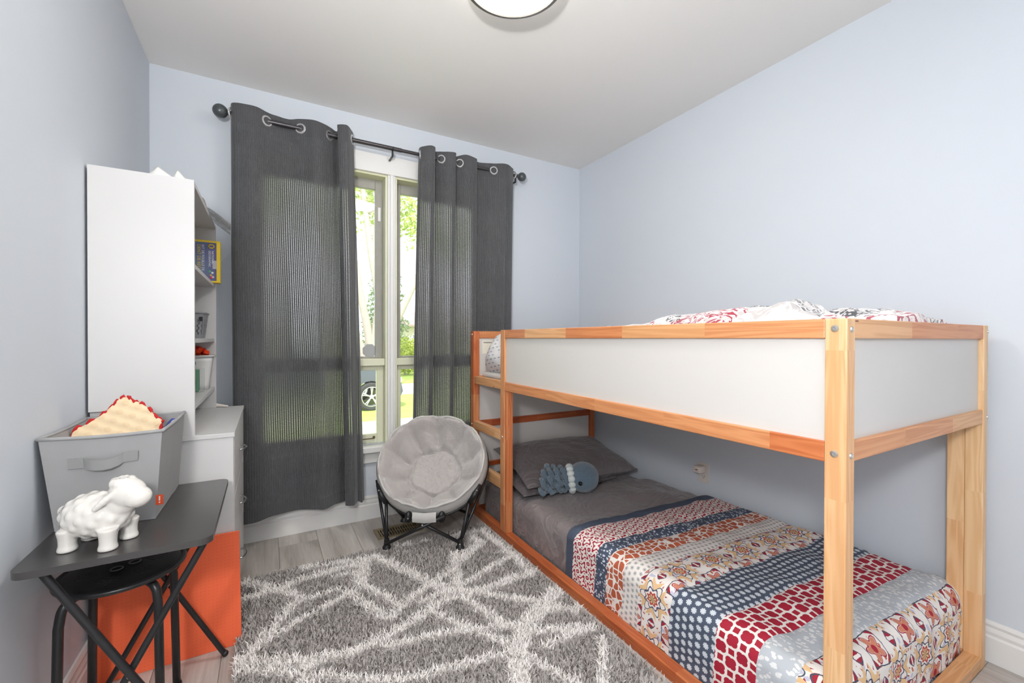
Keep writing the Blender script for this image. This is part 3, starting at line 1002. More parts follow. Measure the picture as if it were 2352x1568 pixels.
pillow('pillow', M_PIL, 'flat grey satin pillow tucked beneath the larger pillow', 0.70, 0.40, 0.09,
       Matrix.Translation((1.59, 2.235, 0.248)) @ Matrix.Rotation(math.radians(4), 4, 'X'), 2.0, 0.008, 'grey pillows on the lower bunk')
pillow('pillow', M_PIL, 'plump grey satin pillow on top at the head of the lower bunk', 0.80, 0.50, 0.15,
       Matrix.Translation((1.67, 2.245, 0.335)) @ Matrix.Rotation(math.radians(-3), 4, 'Z') @ Matrix.Rotation(math.radians(13), 4, 'X'), 5.0, 0.012, 'grey pillows on the lower bunk')

# ---------------------------------------------------------------- plush octopus
def plush_mat(name, a, b):
    m = Mat(name)
    c = m.coord()
    f = m.noise(c, 90.0, 4, 0.7)
    m.bump(f, 0.8, 0.006)
    return m.fin(m.mix(f, a, b), 0.95, Sheen_Weight=0.5)
M_PLUSH = plush_mat('blue_grey_plush', srgb(70, 88, 104), srgb(104, 124, 138))
M_PLW = plush_mat('white_plush', srgb(200, 210, 208), srgb(226, 232, 228))
oct_ = thing('plush_octopus', 'blue-grey crocheted plush octopus with curly tentacles and white collar', 'plush toy', (1.47, 1.98, 0.25))
hc = Vector((1.548, 1.905, 0.333))
hd = MB()
bm = bmesh.new()
bmesh.ops.create_uvsphere(bm, u_segments=36, v_segments=24, radius=0.088)
for q in bm.verts:
    q.co *= 1 + 0.018 * nz(q.co.x, q.co.y, q.co.z, 60)
    q.co.z *= 0.95
hd.bm(bm, Matrix.Translation(hc))
head = hd.build('head', M_PLUSH, oct_, smooth='all')
tocam = (Vector((0, 0, 1.0)) - hc).normalized()
ax = Vector((-0.80, 0.50, -0.12)).normalized()          # body axis: head -> tentacles
M_EYE = plain('black_bead', srgb(14, 14, 16), 0.08, var=0.0)
for e in ((tocam * 0.93 - rt * 0.16 - Vector((0, 0, 0.36))).normalized(), Vector((0.75, 0.55, -0.2)).normalized()):
    MB().ball(hc + e * 0.085, 0.0125, 16, 10).build('eye', M_EYE, oct_, smooth='all')
# scalloped collar
b1 = ax.cross(Vector((0, 0, 1))).normalized()
b2 = ax.cross(b1)
col_ = MB()
for k in range(13):
    a = 2 * PI * k / 13
    c = hc + ax * 0.070 + (b1 * math.cos(a) + b2 * math.sin(a)) * 0.062
    col_.ball(c, 0.0215, 14, 9, (1, 1, 0.95))
col_.build('collar', M_PLW, oct_, smooth='all')
# curled tentacles
tr_ = random.Random(4)
for k in range(9):
    a = 2 * PI * k / 9
    rad = 0.045 if k < 8 else 0.0
    st = hc + ax * 0.085 + (b1 * math.cos(a) + b2 * math.sin(a)) * rad
    pts = []
    ln = 0.125 + tr_.random() * 0.05
    tw = tr_.random() * 6
    for j in range(46):
        t = j / 45
        rr = 0.017 + 0.012 * t
        an = tw + t * 2 * PI * 3.6
        p = st + ax * ln * t + (b1 * math.cos(an) + b2 * math.sin(an)) * rr + (b1 * math.cos(a) + b2 * math.sin(a)) * 0.035 * t
        p.z = max(p.z - 0.02 * t, 0.268)
        pts.append(p)
    MB().tube(pts, [0.0125 + 0.002 * math.sin(j * 1.1) for j in range(46)], 8).build('tentacle', M_PLUSH, oct_, smooth='all')

# ---------------------------------------------------------------- upper bunk: mattress, blanket, pillow
MB_ = rounded_slab(1.185, 2.085, 0.525, 2.465, 0.867, 0.905, 0.015)
tag(MB_.build('upper_mattress', plain('white_ticking', srgb(226, 224, 220), 0.8, var=0.03), smooth='all'), 'white mattress on the upper bunk behind the panels', 'mattress')
def blanket_mat():
    m = Mat('printed_fleece')
    x, y, z = m.sep(m.coord())
    v = m.comb(x, y, z)
    base = m.mix(m.noise(v, 14.0, 3, 0.6, 1.5).step(0.48, 0.62), srgb(236, 230, 228), srgb(198, 192, 190))
    sc_ = (m.noise(v, 10.0, 2, 0.5, 2.6) * 26.0).sin().gt(0.35)
    blk = m.noise(m.comb(x, y * 0.8, 3.0), 4.2, 1)
    blk = blk.gt(0.51)
    red = m.noise(m.comb(x, y * 0.8, 9.0), 4.0, 1).gt(0.57)
    c = m.mix(sc_ * blk, base, srgb(38, 34, 44))
    c = m.mix(sc_ * red * (1.0 - blk), c, srgb(170, 42, 66))
    m.bump(m.noise(v, 160.0, 2), 0.4, 0.004)
    return m.fin(c, 0.9, Sheen_Weight=0.4)
prof = [(0.49, 1.185), (0.53, 1.198), (0.60, 1.208), (0.66, 1.222), (0.70, 1.222), (0.735, 1.190), (0.785, 1.215), (0.83, 1.256), (0.90, 1.250), (1.0, 1.245), (1.2, 1.228), (1.46, 1.202), (1.7, 1.18), (1.95, 1.13), (2.05, 1.02)]
def pz(y):
    for (a, za), (b, zb) in zip(prof, prof[1:]):
        if a <= y <= b:
            t = (y - a) / (b - a)
            t = t * t * (3 - 2 * t)
            return za + (zb - za) * t
    return prof[0][1] if y < prof[0][0] else prof[-1][1]
def blank(a, b):
    x = 1.20 + a * 0.86
    y = 0.503 + b * 1.527
    foot = max(0.0, min(1.0, (0.80 - y) / 0.15))
    wdt = 0.26 + 0.10 * foot
    ridge = math.exp(-((x - 1.66 - 0.10 * foot - 0.06 * nz(y * 3, 1)) / wdt) ** 4)
    z = 0.992 + (pz(y) - 0.995) * ridge
    k = nz(x * 7, y * 7, 3) * 0.020 + nz(x * 16, y * 16, 8) * 0.010 + 0.012 * abs(nz(x * 9 + 4, y * 5, 15))
    z += k * (0.3 + 0.7 * ridge) - 0.006
    ed = min(a, 1 - a, b * 6, 1 - b)
    if ed < 0.05:
        z = 0.99 + (z - 0.99) * (ed / 0.05)
    return Vector((min(2.085, x + 0.02 * nz(x * 6, y * 6, 20)), max(0.502, y + 0.015 * nz(x * 6, y * 6, 30) * min(1, b * 8)), max(0.989, z)))
tag(MB().grid(blank, 64, 110).build('blanket', blanket_mat(), smooth='all', fix=False), 'crumpled white fleece blanket with black and red print on the upper bunk', 'blanket')
def dash_mat():
    m = Mat('white_pillowcase_grey_dashes')
    x, y, z = m.sep(m.coord())
    u, v = (x - y * 0.6) * 34.0, (z + y * 0.15) * 44.0
    row = v.floor()
    a = (u + row * 0.5).frac() - 0.5
    b = v.frac() - 0.5
    d = (a.abs() * 0.5 + b.abs()).lt(0.17)
    h = m.white((u + row * 0.5).floor(), row)
    m.bump(m.noise(m.coord(), 12.0, 3), 0.4, 0.01)
    return m.fin(m.mix(d * h.gt(0.25), srgb(232, 230, 230), srgb(150, 156, 170)), 0.75)
pillow('pillow', dash_mat(), 'white pillow with small grey dashes at the ladder opening of the upper bunk', 0.28, 0.39, 0.27,
       Matrix.Translation((1.305, 2.288, 1.006)) @ Matrix.Rotation(math.radians(-62), 4, 'Y'), 11.0, 0.010)
# ================================================================== RUG
RX0, RX1, RY0, RY1 = -0.098, 1.105, 0.30, 2.275
LINES = [(0.022,[(0.47,2.18),(0.63,1.84),(0.7,1.7)]),(0.015,[(0.99,2.06),(0.73,1.88),(0.48,1.74),(0.42,1.68)]),(0.022,[(0.82,2.02),(0.71,1.72)]),(0.014,[(1.06,1.87),(0.75,1.75),(0.55,1.72)]),(0.021,[(1.07,1.69),(0.84,1.67),(0.66,1.69),(0.51,1.63),(0.37,1.58),(0.25,1.56),(0.13,1.59)]),(0.017,[(0.71,1.72),(0.83,1.62),(0.97,1.48),(1.06,1.36)]),(0.028,[(0.42,2.19),(0.36,1.99)]),(0.015,[(0.36,1.99),(0.48,1.72)]),(0.015,[(0.3,1.95),(0.4,1.68)]),(0.021,[(-0.09,2.1),(0.04,2.11),(0.14,2.15),(0.27,2.16),(0.39,2.15)]),(0.019,[(-0.09,2.25),(0.04,2.11),(0.12,2.0)]),(0.017,[(0.12,2.0),(-0.02,1.78),(-0.07,1.71)]),(0.013,[(0.34,1.94),(0.15,1.86),(-0.01,1.77)]),(0.012,[(0.08,1.97),(0.27,1.98)]),(0.016,[(0.14,2.25),(0.27,2.22),(0.47,2.19)]),(0.011,[(0.59,2.24),(0.77,2.23)]),(0.018,[(0.89,2.21),(1.06,2.19),(1.06,2.02),(1.07,1.82),(1.06,1.67)]),(0.018,[(0.72,1.65),(0.78,1.44),(0.84,1.35),(1.06,1.25)]),(0.034,[(1.07,1.5),(0.99,1.46),(0.86,1.39),(0.76,1.29),(0.69,1.16),(0.60,0.95),(0.45,0.6)]),(0.013,[(0.58,1.61),(0.66,1.47),(0.75,1.32),(0.8,1.18),(0.85,1.07)]),(0.015,[(0.36,1.53),(0.55,1.5),(0.73,1.44),(0.8,1.41)]),(0.012,[(0.84,1.26),(1.06,1.25)]),(0.014,[(1.06,1.19),(0.92,1.03),(0.6,0.7)]),(0.022,[(-0.09,1.71),(0.04,1.64),(0.14,1.57)]),(0.015,[(-0.09,1.66),(0.03,1.59),(0.14,1.51),(0.33,1.37),(0.46,1.34),(0.73,1.29)]),(0.013,[(0.94,1.42),(1.1,1.37)]),(0.022,[(0.81,1.97),(0.99,2.06),(0.96,2.19)]),(0.012,[(0.26,2.1),(0.38,2.08)]),(0.02,[(0.1,1.5),(0.3,1.1),(0.35,0.5)]),(0.018,[(-0.1,1.2),(0.4,1.0),(1.0,0.9)])]
def rug_mat(pile):
    m = Mat('shag_pile' if pile else 'rug_backing')
    a = m.attr('white')
    n = m.noise(m.coord(), 35.0, 3)
    tip = m.attr('tip')
    g = m.mix(n, srgb(170, 163, 159), srgb(200, 194, 190))
    wv = m.mix(n, srgb(242, 236, 232), srgb(254, 250, 247))
    h = m.attr('rnd')
    g = m.mix(h.lt(0.08), g, srgb(112, 105, 99))
    return m.fin(m.mix(a, g, wv), 0.95)
rug = thing('shag_rug', 'grey shag rug crossed by white crackle lines in front of the bed', 'rug', ((RX0 + RX1) / 2, (RY0 + RY1) / 2, 0))
MB().box(RX0, RX1, RY0, RY1, 0.0005, 0.008, 0.002).build('rug_backing', plain('rug_jute', srgb(150, 144, 138), 0.95, var=0.08), rug)
def line_field(X, Y):
    w_ = np.zeros_like(X)
    for hw, pts in LINES:
        for (x0, y0), (x1, y1) in zip(pts, pts[1:]):
            dx, dy = x1 - x0, y1 - y0
            t = np.clip(((X - x0) * dx + (Y - y0) * dy) / (dx * dx + dy * dy + 1e-9), 0, 1)
            d = np.hypot(X - x0 - t * dx, Y - y0 - t * dy)
            w_ = np.maximum(w_, (d < hw * 1.08).astype(float))
    return w_
def build_pile():
    # denser towards the seen part; whole rug is covered
    n1, n2 = 88000, 12000
    X = np.concatenate([rng.uniform(RX0, RX1, n1), rng.uniform(RX0, RX1, n2)])
    Y = np.concatenate([rng.uniform(1.0, RY1, n1), rng.uniform(RY0, 1.0, n2)])
    N = n1 + n2
    wh = line_field(X + rng.normal(0, 0.006, N), Y + rng.normal(0, 0.006, N))
    ang = rng.uniform(0, 2 * PI, N)
    lean = rng.uniform(0.25, 1.0, N)
    ln = rng.uniform(0.020, 0.034, N) * (1 + 0.12 * wh)
    wd = rng.uniform(0.0016, 0.0030, N)
    wang = ang + PI / 2 + rng.normal(0, .5, N)
    fx, fy = np.cos(ang), np.sin(ang)
    sx, sy = np.cos(wang) * wd, np.sin(wang) * wd
    zb = 0.008
    h1, h2 = ln * 0.55 * np.cos(lean * 0.5), ln * (0.55 * np.cos(lean * 0.5) + 0.45 * np.cos(lean * 1.4))
    d1, d2 = ln * 0.55 * np.sin(lean * 0.5), ln * (0.55 * np.sin(lean * 0.5) + 0.45 * np.sin(lean * 1.4))
    V = np.empty((N, 5, 3))
    V[:, 0] = np.stack([X - sx, Y - sy, np.full(N, zb)], 1)
    V[:, 1] = np.stack([X + sx, Y + sy, np.full(N, zb)], 1)
    V[:, 2] = np.stack([X + fx * d1 + sx, Y + fy * d1 + sy, zb + h1], 1)
    V[:, 3] = np.stack([X + fx * d1 - sx, Y + fy * d1 - sy, zb + h1], 1)
    V[:, 4] = np.stack([X + fx * d2, Y + fy * d2, zb + h2], 1)
    V[:, :, 0] = np.minimum(V[:, :, 0], 1.126)
    base = np.arange(N) * 5
    me = bpy.data.meshes.new('pile')
    tris = np.stack([base, base + 1, base + 2, base, base + 2, base + 3, base + 3, base + 2, base + 4], 1).reshape(-1, 3)
    me.vertices.add(N * 5)
    me.vertices.foreach_set('co', (V.reshape(-1, 3) - np.array(WM[rug.name].translation)).astype(np.float32).ravel())
    nt = len(tris)
    me.loops.add(nt * 3)
    me.loops.foreach_set('vertex_index', tris.ravel().astype(np.int32))
    me.polygons.add(nt)
    me.polygons.foreach_set('loop_start', np.arange(0, nt * 3, 3, dtype=np.int32))
    me.update(calc_edges=True)
    at = me.attributes.new('white', 'FLOAT', 'POINT')
    at.data.foreach_set('value', np.repeat(wh, 5).astype(np.float32))
    at = me.attributes.new('rnd', 'FLOAT', 'POINT')
    at.data.foreach_set('value', np.repeat(rng.random(N), 5).astype(np.float32))
    me.materials.append(rug_mat(True))
    o = bpy.data.objects.new('pile', me)
    COL.objects.link(o)
    o.parent = rug
    o['kind'] = 'stuff'
    reg(o, WM[rug.name])
build_pile()
def build_ground():
    nx, ny = 150, 240                                  # tuft roots: the woven ground under the pile
    g = MB().grid(lambda a, b: Vector((RX0 + 0.003 + a * (RX1 - RX0 - 0.006), RY0 + 0.003 + b * (RY1 - RY0 - 0.006), 0.0125)), nx, ny)
    o = g.build('woven_ground', rug_mat(True), rug, fix=False)
    vx = np.array([(RX0 + 0.003 + i / nx * (RX1 - RX0 - 0.006), RY0 + 0.003 + j / ny * (RY1 - RY0 - 0.006)) for i in range(nx + 1) for j in range(ny + 1)])
    o.data.attributes.new('white', 'FLOAT', 'POINT').data.foreach_set('value', line_field(vx[:, 0], vx[:, 1]).astype(np.float32))
    o.data.attributes.new('rnd', 'FLOAT', 'POINT').data.foreach_set('value', np.full(len(vx), 0.5, np.float32))
build_ground()

# ================================================================== SAUCER CHAIR
M_CHAIR = plush_mat('light_grey_faux_fur', srgb(174, 168, 165), srgb(198, 192, 188))
M_CANVAS = plain('pale_grey_canvas', srgb(196, 194, 190), 0.8, var=0.03, scale=90, bump=0.15)
M_PLAST = plain('black_plastic', srgb(30, 30, 32), 0.4, var=0.05)
CC = Vector((0.803, 2.325, 0.0))
cn = Vector((-0.49, -0.872, 0)).normalized()           # where it faces
cr = Vector((0.872, -0.49, 0)).normalized()            # viewer's right
chair = thing('saucer_chair', 'folding saucer chair with light grey plush seat and black legs', 'chair', CC)
tl = math.radians(46)
bk = (-cn * math.cos(tl) + Vector((0, 0, 1)) * math.sin(tl)).normalized()
nm = cr.cross(bk).normalized()
if nm.dot(cn) < 0: nm = -nm
rc = Vector((0.795, 2.30, 0.445))                       # rim centre
RR, RB = 0.288, 0.275
def dish(a, t, off=0.0):
    """a radius 0..1, t angle (0 = right, pi/2 = top)"""
    rr = a
    ca, sa = math.cos(t), math.sin(t)
    depth = 0.185 * (1 - rr ** 2.4)
    # ten radial seams pull creases between the centre patch and the rim
    ph = (t * 10 / (2 * PI)) % 1.0
    outer = max(0.0, min(1.0, (a - 0.50) / 0.12)) * max(0.0, min(1.0, (1.0 - a) / 0.06))
    crease = -0.030 * math.exp(-((ph - 0.5) / 0.085) ** 2) * outer
    puff = 0.020 * math.cos((ph) * 2 * PI) * outer
    poly = 0.50 * (1 + 0.06 * math.cos(5 * t + 0.6))
    seam = -0.032 * math.exp(-((a - poly) / 0.028) ** 2)
    pad = 0.016 * max(0, 1 - (a / 0.5) ** 2)
    wr_ = 0.016 * nz(ca * a * 3.5, sa * a * 3.5, 3.3) + 0.008 * nz(ca * a * 9, sa * a * 9, 7) + 0.005 * nz(ca * a * 20, sa * a * 20, 1.7)
    rimroll = 0.024 * math.exp(-((a - 0.92) / 0.07) ** 2)
    wob = 1 + 0.018 * nz(ca * 2, sa * 2, 5) + 0.012 * nz(ca * 6, sa * 6, 9) * a
    return rc + cr * (RR * rr * wob * ca) + bk * (RB * rr * wob * sa) + nm * (-depth + crease + puff + seam + pad + rimroll + wr_ + off)
mb = MB()
NT, NR = 120, 44
v, f = [dish(0, 0)], []
for i in range(1, NR + 1):
    for j in range(NT):
        v.append(dish(i / NR, 2 * PI * j / NT))
# roll over the rim and back underneath
for i, (a, o_) in enumerate(((1.03, -0.012), (1.035, -0.035), (1.0, -0.06))):
    for j in range(NT):
        t = 2 * PI * j / NT
        p = dish(1.0, t)
        c_ = rc + (p - rc) * a
        v.append(c_ + nm * o_)
for j in range(NT):
    f.append((0, 1 + j, 1 + (j + 1) % NT))
for i in range(NR + 2):
    for j in range(NT):
        a0, a1 = 1 + i * NT + j, 1 + i * NT + (j + 1) % NT
        f.append((a0, a0 + NT, a1 + NT, a1))
mb.add(v, f)
seat = mb.build('seat_cushion', M_CHAIR, chair, smooth='all')
MB().tube([dish(0.985, 2 * PI * j / 60) * 1 + (dish(0.985, 2 * PI * j / 60) - rc).normalized() * 0.008 + nm * 0.004 * math.sin(j * 2.1) for j in range(60)], 0.0065, 6, closed=True).build('piping', M_CANVAS, seat, smooth='all')
# canvas shell under the cushion
mb = MB()
v, f = [], []
prof2 = [(1.03, -0.004), (1.075, -0.03), (1.085, -0.065), (1.03, -0.11), (0.82, -0.15), (0.55, -0.185), (0.25, -0.20), (0.02, -0.205)]
for a, o_ in prof2:
    for j in range(48):
        t = 2 * PI * j / 48
        v.append(rc + cr * (RR * a * math.cos(t)) + bk * (RB * a * math.sin(t)) + nm * o_)
for i in range(len(prof2) - 1):
    for j in range(48):
        f.append((i * 48 + j, i * 48 + (j + 1) % 48, (i + 1) * 48 + (j + 1) % 48, (i + 1) * 48 + j))
mb.add(v, f).build('canvas_shell', M_CANVAS, chair, smooth='all')
# metal hoop
MB().tube([rc + cr * (RR * 1.075 * math.cos(t)) + bk * (RB * 1.075 * math.sin(t)) - nm * 0.085 for t in [2 * PI * j / 64 for j in range(64)]], 0.008, 8, closed=True).build('hoop', M_BLACKMETAL, chair, smooth='all')
# front canvas flap between two brackets
def hoop(t, k=1.075, o_=-0.05):
    return rc + cr * (RR * k * math.cos(t)) + bk * (RB * k * math.sin(t)) + nm * o_
fp = [hoop(-PI / 2 + d, 1.06, 0.0) for d in (-0.20, -0.1, 0, 0.1, 0.2)]
fl_ = MB()
fl_.grid(lambda a, b: (lambda q: q + Vector((0, 0, -0.012 - 0.052 * b)) + cn * (0.008 + 0.006 * math.sin(b * PI)))(fp[0].lerp(fp[2], a * 2) if a < 0.5 else fp[2].lerp(fp[4], a * 2 - 1)), 8, 6)
fl_.build('front_flap', M_CANVAS, chair, smooth='all')
feet = [Vector((0.536, 2.249, 0)), Vector((0.867, 2.062, 0)), Vector((0.723, 2.596, 0)), Vector((1.066, 2.425, 0))]
for k in (0, 1):
    feet[k].z = 0.028
hubs = [hoop(-PI / 2 - 0.62), hoop(-PI / 2 + 0.62)]     # upper joints, left and right
backs = [hoop(PI + 0.25), hoop(-0.25)]
for k in range(2):
    hubs[k] += Vector((0, 0, -0.02))
    side = 1 if k else -1
    # upright from foot to hoop
    top = hoop(-PI / 2 + side * 0.80, 1.075) + Vector((0, 0, -0.012))
    MB().tube([feet[k] + Vector((0, 0, 0.02)), top], 0.0085, 10).build('front_leg', M_BLACKMETAL, chair, smooth='all')
    # front cross tube to the opposite bracket
    opp = hoop(-PI / 2 - side * 0.34, 1.06, -0.02) + Vector((0, 0, -0.03)) + cn * (0.006 if k else 0.024)
    MB().tube([feet[k] + Vector((0, 0, 0.03)) + cn * (0.006 if k else 0.024), opp], 0.0085, 10).build('cross_tube', M_BLACKMETAL, chair, smooth='all')
    # side and back tubes
    MB().tube([feet[k] + Vector((0, 0, 0.03)), backs[k] + Vector((0, 0, -0.03))], 0.008, 10).build('side_tube', M_BLACKMETAL, chair, smooth='all')
    MB().tube([feet[2 + k] + Vector((0, 0, 0.02)), top - cn * 0.02], 0.0085, 10).build('back_leg', M_BLACKMETAL, chair, smooth='all')
    ob = backs[1 - k] + Vector((0, 0, -0.03)) - cn * (0.01 + 0.018 * k)
    MB().tube([feet[2 + k] + Vector((0, 0, 0.03)) - cn * (0.01 + 0.018 * k), feet[2 + k].lerp(ob, 0.5)+Vector((0,0,.015)), ob], 0.0085, 10).build('cross_tube', M_BLACKMETAL, chair, smooth='all')
    # brackets and rivets
    br = hoop(-PI / 2 + side * 0.28, 1.075, -0.03)
    bq = MB().ball(br + cn * 0.004 + Vector((0, 0, -0.028)), 0.020, 14, 10, (1.0, 0.8, 1.5)).build('bracket', M_PLAST, chair, smooth='all')
    MB().ball(br + cn * 0.021 + Vector((0, 0, -0.03)), 0.0042, 10, 8).build('rivet', M_STEEL, bq, smooth='all')
    hb = MB().tube([hoop(-PI / 2 + side * 1.08, 1.085, -0.03), hoop(-PI / 2 + side * 0.92, 1.09, -0.03) + Vector((0, 0, -0.01)), top + Vector((0, 0, -0.012))], [0.011, 0.018, 0.015], 10).build('side_bracket', M_PLAST, chair, smooth='all')
    MB().ball(hoop(-PI / 2 + side * 0.98, 1.09, -0.03) + cn * 0.017, 0.0045, 10, 8).build('rivet', M_STEEL, hb, smooth='all')
for k, p in enumerate(feet):
    z = p.z
    ft = MB().lathe([(0.001, 0), (0.023, 0), (0.023, 0.006), (0.016, 0.016), (0.013, 0.046), (0.001, 0.048)], 16, Matrix.Translation((p.x, p.y, z))).build('foot', M_PLAST, chair, smooth=True)
    MB().ball(p + cn * 0.014 + Vector((0, 0, 0.024)), 0.0042, 10, 8).build('rivet', M_STEEL, ft, smooth='all')
px_ = (feet[0] + feet[1]) / 2 + Vector((0, 0, 0.13)) + cn * 0.03
MB().ball(px_, 0.006, 10, 8).build('pivot_rivet', M_STEEL, chair, smooth='all')

# ================================================================== DRESSER
DY0, DY1, DZ = 1.865, 2.588, 0.768
dr = thing('dresser', 'white three-drawer dresser in the corner beside the curtain', 'dresser', (-0.30, (DY0 + DY1) / 2, 0), math.radians(-0.6))
MB().box(-0.486, -0.108, DY0, DY0 + 0.016, 0, DZ - 0.016, 0.001).build('side_board', M_CABINET, dr)
MB().box(-0.486, -0.108, DY1 - 0.016, DY1, 0, DZ - 0.016, 0.001).build('side_board', M_CABINET, dr)
MB().box(-0.49, -0.104, DY0 - 0.004, DY1 + 0.004, DZ - 0.016, DZ, 0.0015).build('top_board', M_CABINET, dr)
MB().box(-0.486, -0.480, DY0 + 0.016, DY1 - 0.016, 0.0, DZ - 0.016).build('back_board', M_CABINET, dr)
MB().box(-0.135, -0.123, DY0 + 0.016, DY1 - 0.016, 0.0, 0.045).build('plinth', M_CABINET, dr)
for z0, z1 in ((0.05, 0.285), (0.29, 0.52), (0.525, 0.748)):
    d_ = MB().box(-0.122, -0.106, DY0 + 0.018, DY1 - 0.018, z0, z1, 0.002).build('drawer', M_CABINET, dr)
    zc, yc = (z0 + z1) / 2 - 0.005, (DY0 + DY1) / 2 + 0.01
    pts = [(-0.106, yc - 0.048, zc), (-0.094, yc - 0.044, zc), (-0.085, yc - 0.022, zc), (-0.082, yc, zc), (-0.085, yc + 0.022, zc), (-0.094, yc + 0.044, zc), (-0.106, yc + 0.048, zc)]
    MB().tube(spline(pts, 4), 0.0042, 10).build('handle', M_CHROME, d_, smooth='all', label='bowed chrome handle')

# ---------------------------------------------------------------- hutch on the dresser
HX0, HX1, HZ0, HZ1 = -0.498, -0.222, DZ + 0.0005, 1.665
hy0, hy1 = 1.862, 2.585
hu = thing('shelf_hutch', 'tall white open shelf hutch standing on the dresser', 'shelf unit', ((HX0 + HX1) / 2, (hy0 + hy1) / 2, HZ0))
# near side board has a notch at its foot, at the wall
MB().prism([(HX0, HZ0 + 0.105), (HX0 + 0.035, HZ0 + 0.105), (HX0 + 0.035, HZ0), (HX1, HZ0), (HX1, HZ1), (HX0, HZ1)], 0.016, 'y', hy0).build('side_board', M_CABINET, hu)
MB().box(HX0, HX1 + 0.002, hy1 - 0.016, hy1, HZ0, HZ1, 0.001).build('side_board', M_CABINET, hu)
MB().box(HX0, HX1, hy0 + 0.016, hy1 - 0.016, HZ1 - 0.018, HZ1 - 0.0005, 0.001).build('top_board', M_CABINET, hu)
MB().box(HX0, HX0 + 0.004, hy0 + 0.016, hy1 - 0.016, HZ0, HZ1 - 0.018).build('back_board', M_CABINET, hu)
SH = [0.872, 1.110, 1.378]
for z in SH:
    MB().box(HX0 + 0.004, HX1 - 0.004, hy0 + 0.016, hy1 - 0.016, z - 0.016, z, 0.001).build('shelf', M_CABINET, hu)
MB().ball((HX1 - 0.07, hy1 - 0.06, HZ1 - 0.0185), 0.004, 8, 6).build('shelf_screw', M_STEEL, hu)

# science kit box, standing on the second shelf and sticking out past its front
kit = thing('excavation_kit_box', 'blue boxed kit with yellow border standing on an upper shelf', 'box', (-0.285, 2.43, SH[2] + 0.0005))
ky = 2.505
kx0, kx1, kz0, kz1 = -0.375, -0.198, SH[2] + 0.0005, 1.578
M_YEL = plain('yellow_card', srgb(240, 206, 44), 0.45, var=0.02)
def kit_mat():
    m = Mat('blue_sea_print')
    x, y, z = m.sep(m.coord())
    n = m.noise(m.coord(), 9.0, 3)
    return m.fin(m.mix((x * -6.0 + n * 0.5 + 0.15).sat(), srgb(92, 92, 138), srgb(150, 178, 196)), 0.4)
MB().box(kx0, kx1, ky, ky + 0.05, kz0, kz1, 0.001).build('carton', M_YEL, kit)
MB().box(kx0 + 0.010, kx1 - 0.014, ky - 0.0008, ky, kz0 + 0.008, kz1 - 0.010).build('front_print', kit_mat(), kit)
M_PW = plain('print_white', srgb(236, 238, 240), 0.5, var=0.0)
M_PY = plain('print_yellow', srgb(244, 208, 50), 0.5, var=0.0)
def ktext(body, x, z, size, mat):
    # lines run downwards: rotate the text by -90 degrees in the print's plane
    R = Matrix.Translation((x, ky - 0.0012, z)) @ Matrix.Rotation(PI / 2, 4, 'X') @ Matrix.Rotation(-PI / 2, 4, 'Z')
    text_part('print_lettering', body, size, mat, kit, R)
ktext('NATIONAL', kx1 - 0.033, kz1 - 0.048, 0.0125, M_PW)
ktext('GEOGRAPHIC', kx1 - 0.045, kz1 - 0.048, 0.0125, M_PW)
ktext('KIT DE FOUILLE DE', kx1 - 0.072, kz1 - 0.022, 0.0145, M_PW)
ktext('DENT DE REQUIN', kx1 - 0.089, kz1 - 0.022, 0.0185, M_PY)
fb = MB()
qx0, qx1, qz0, qz1 = kx1 - 0.046, kx1 - 0.022, kz1 - 0.037, kz1 - 0.018
for a, b, c, d in ((qx0, qx1, qz1 - 0.004, qz1), (qx0, qx1, qz0, qz0 + 0.004), (qx0, qx0 + 0.004, qz0, qz1), (qx1 - 0.004, qx1, qz0, qz1)):
    fb.box(a, b, ky - 0.0016, ky - 0.0009, c, d)
fb.build('yellow_rectangle_logo', M_PY, kit)
for nm_, cl, dx, dz in (('green', srgb(96, 190, 120), -0.04, 0.052), ('white', srgb(230, 230, 230), -0.030, 0.046), ('tan', srgb(226, 170, 90), -0.036, 0.034), ('red', srgb(220, 44, 84), -0.036, 0.022), ('pale', srgb(230, 200, 200), -0.028, 0.026)):
    MB().prism([(kx1 + dx + 0.005 * math.cos(k * PI / 4), kz0 + dz + 0.005 * math.sin(k * PI / 4)) for k in range(8)], 0.0005, 'y', ky - 0.0014).build('printed_icon', plain('icon_' + nm_, cl, 0.5, var=0.0), kit)
MB().box(kx1 - 0.03, kx1 - 0.012, ky - 0.0012, ky - 0.0002, kz0 + 0.065, kz0 + 0.105).build('torn_patch', plain('torn_card', srgb(188, 186, 192), 0.8, var=0.05), kit)

# grey pierced plastic basket
M_GRYP = plain('grey_plastic', srgb(140, 142, 146), 0.4, var=0.03)
bs = thing('plastic_basket', 'grey pierced plastic basket on the middle shelf', 'basket', (-0.315, 2.49, SH[1] + 0.0005))
bx0, bx1, by0, by1, bz0, bz1 = -0.41, -0.245, 2.395, 2.565, SH[1] + 0.0005, SH[1] + 0.118
def bas(u, z):                                          # rounded-square ring, tapering down
    k = 0.84 + 0.16 * z
    a = u * 2 * PI
    c, s = math.cos(a), math.sin(a)
    e = 0.45
    return Vector(((bx0 + bx1) / 2 + (bx1 - bx0) / 2 * k * math.copysign(abs(c) ** e, c), (by0 + by1) / 2 + (by1 - by0) / 2 * k * math.copysign(abs(s) ** e, s), bz0 + (bz1 - bz0) * z))
wv = MB()
NB = 64
hz_ = [0.16 + 0.105 * k for k in range(7)]
vv = {}
def bv(i, j):
    return wv_idx[(i % NB, j)]
wv_idx, vl, fl2 = {}, [], []
zs = [0, 0.14] + [0.14 + 0.10 * k / 1 for k in range(1, 7)] + [0.80, 0.94, 1.0]
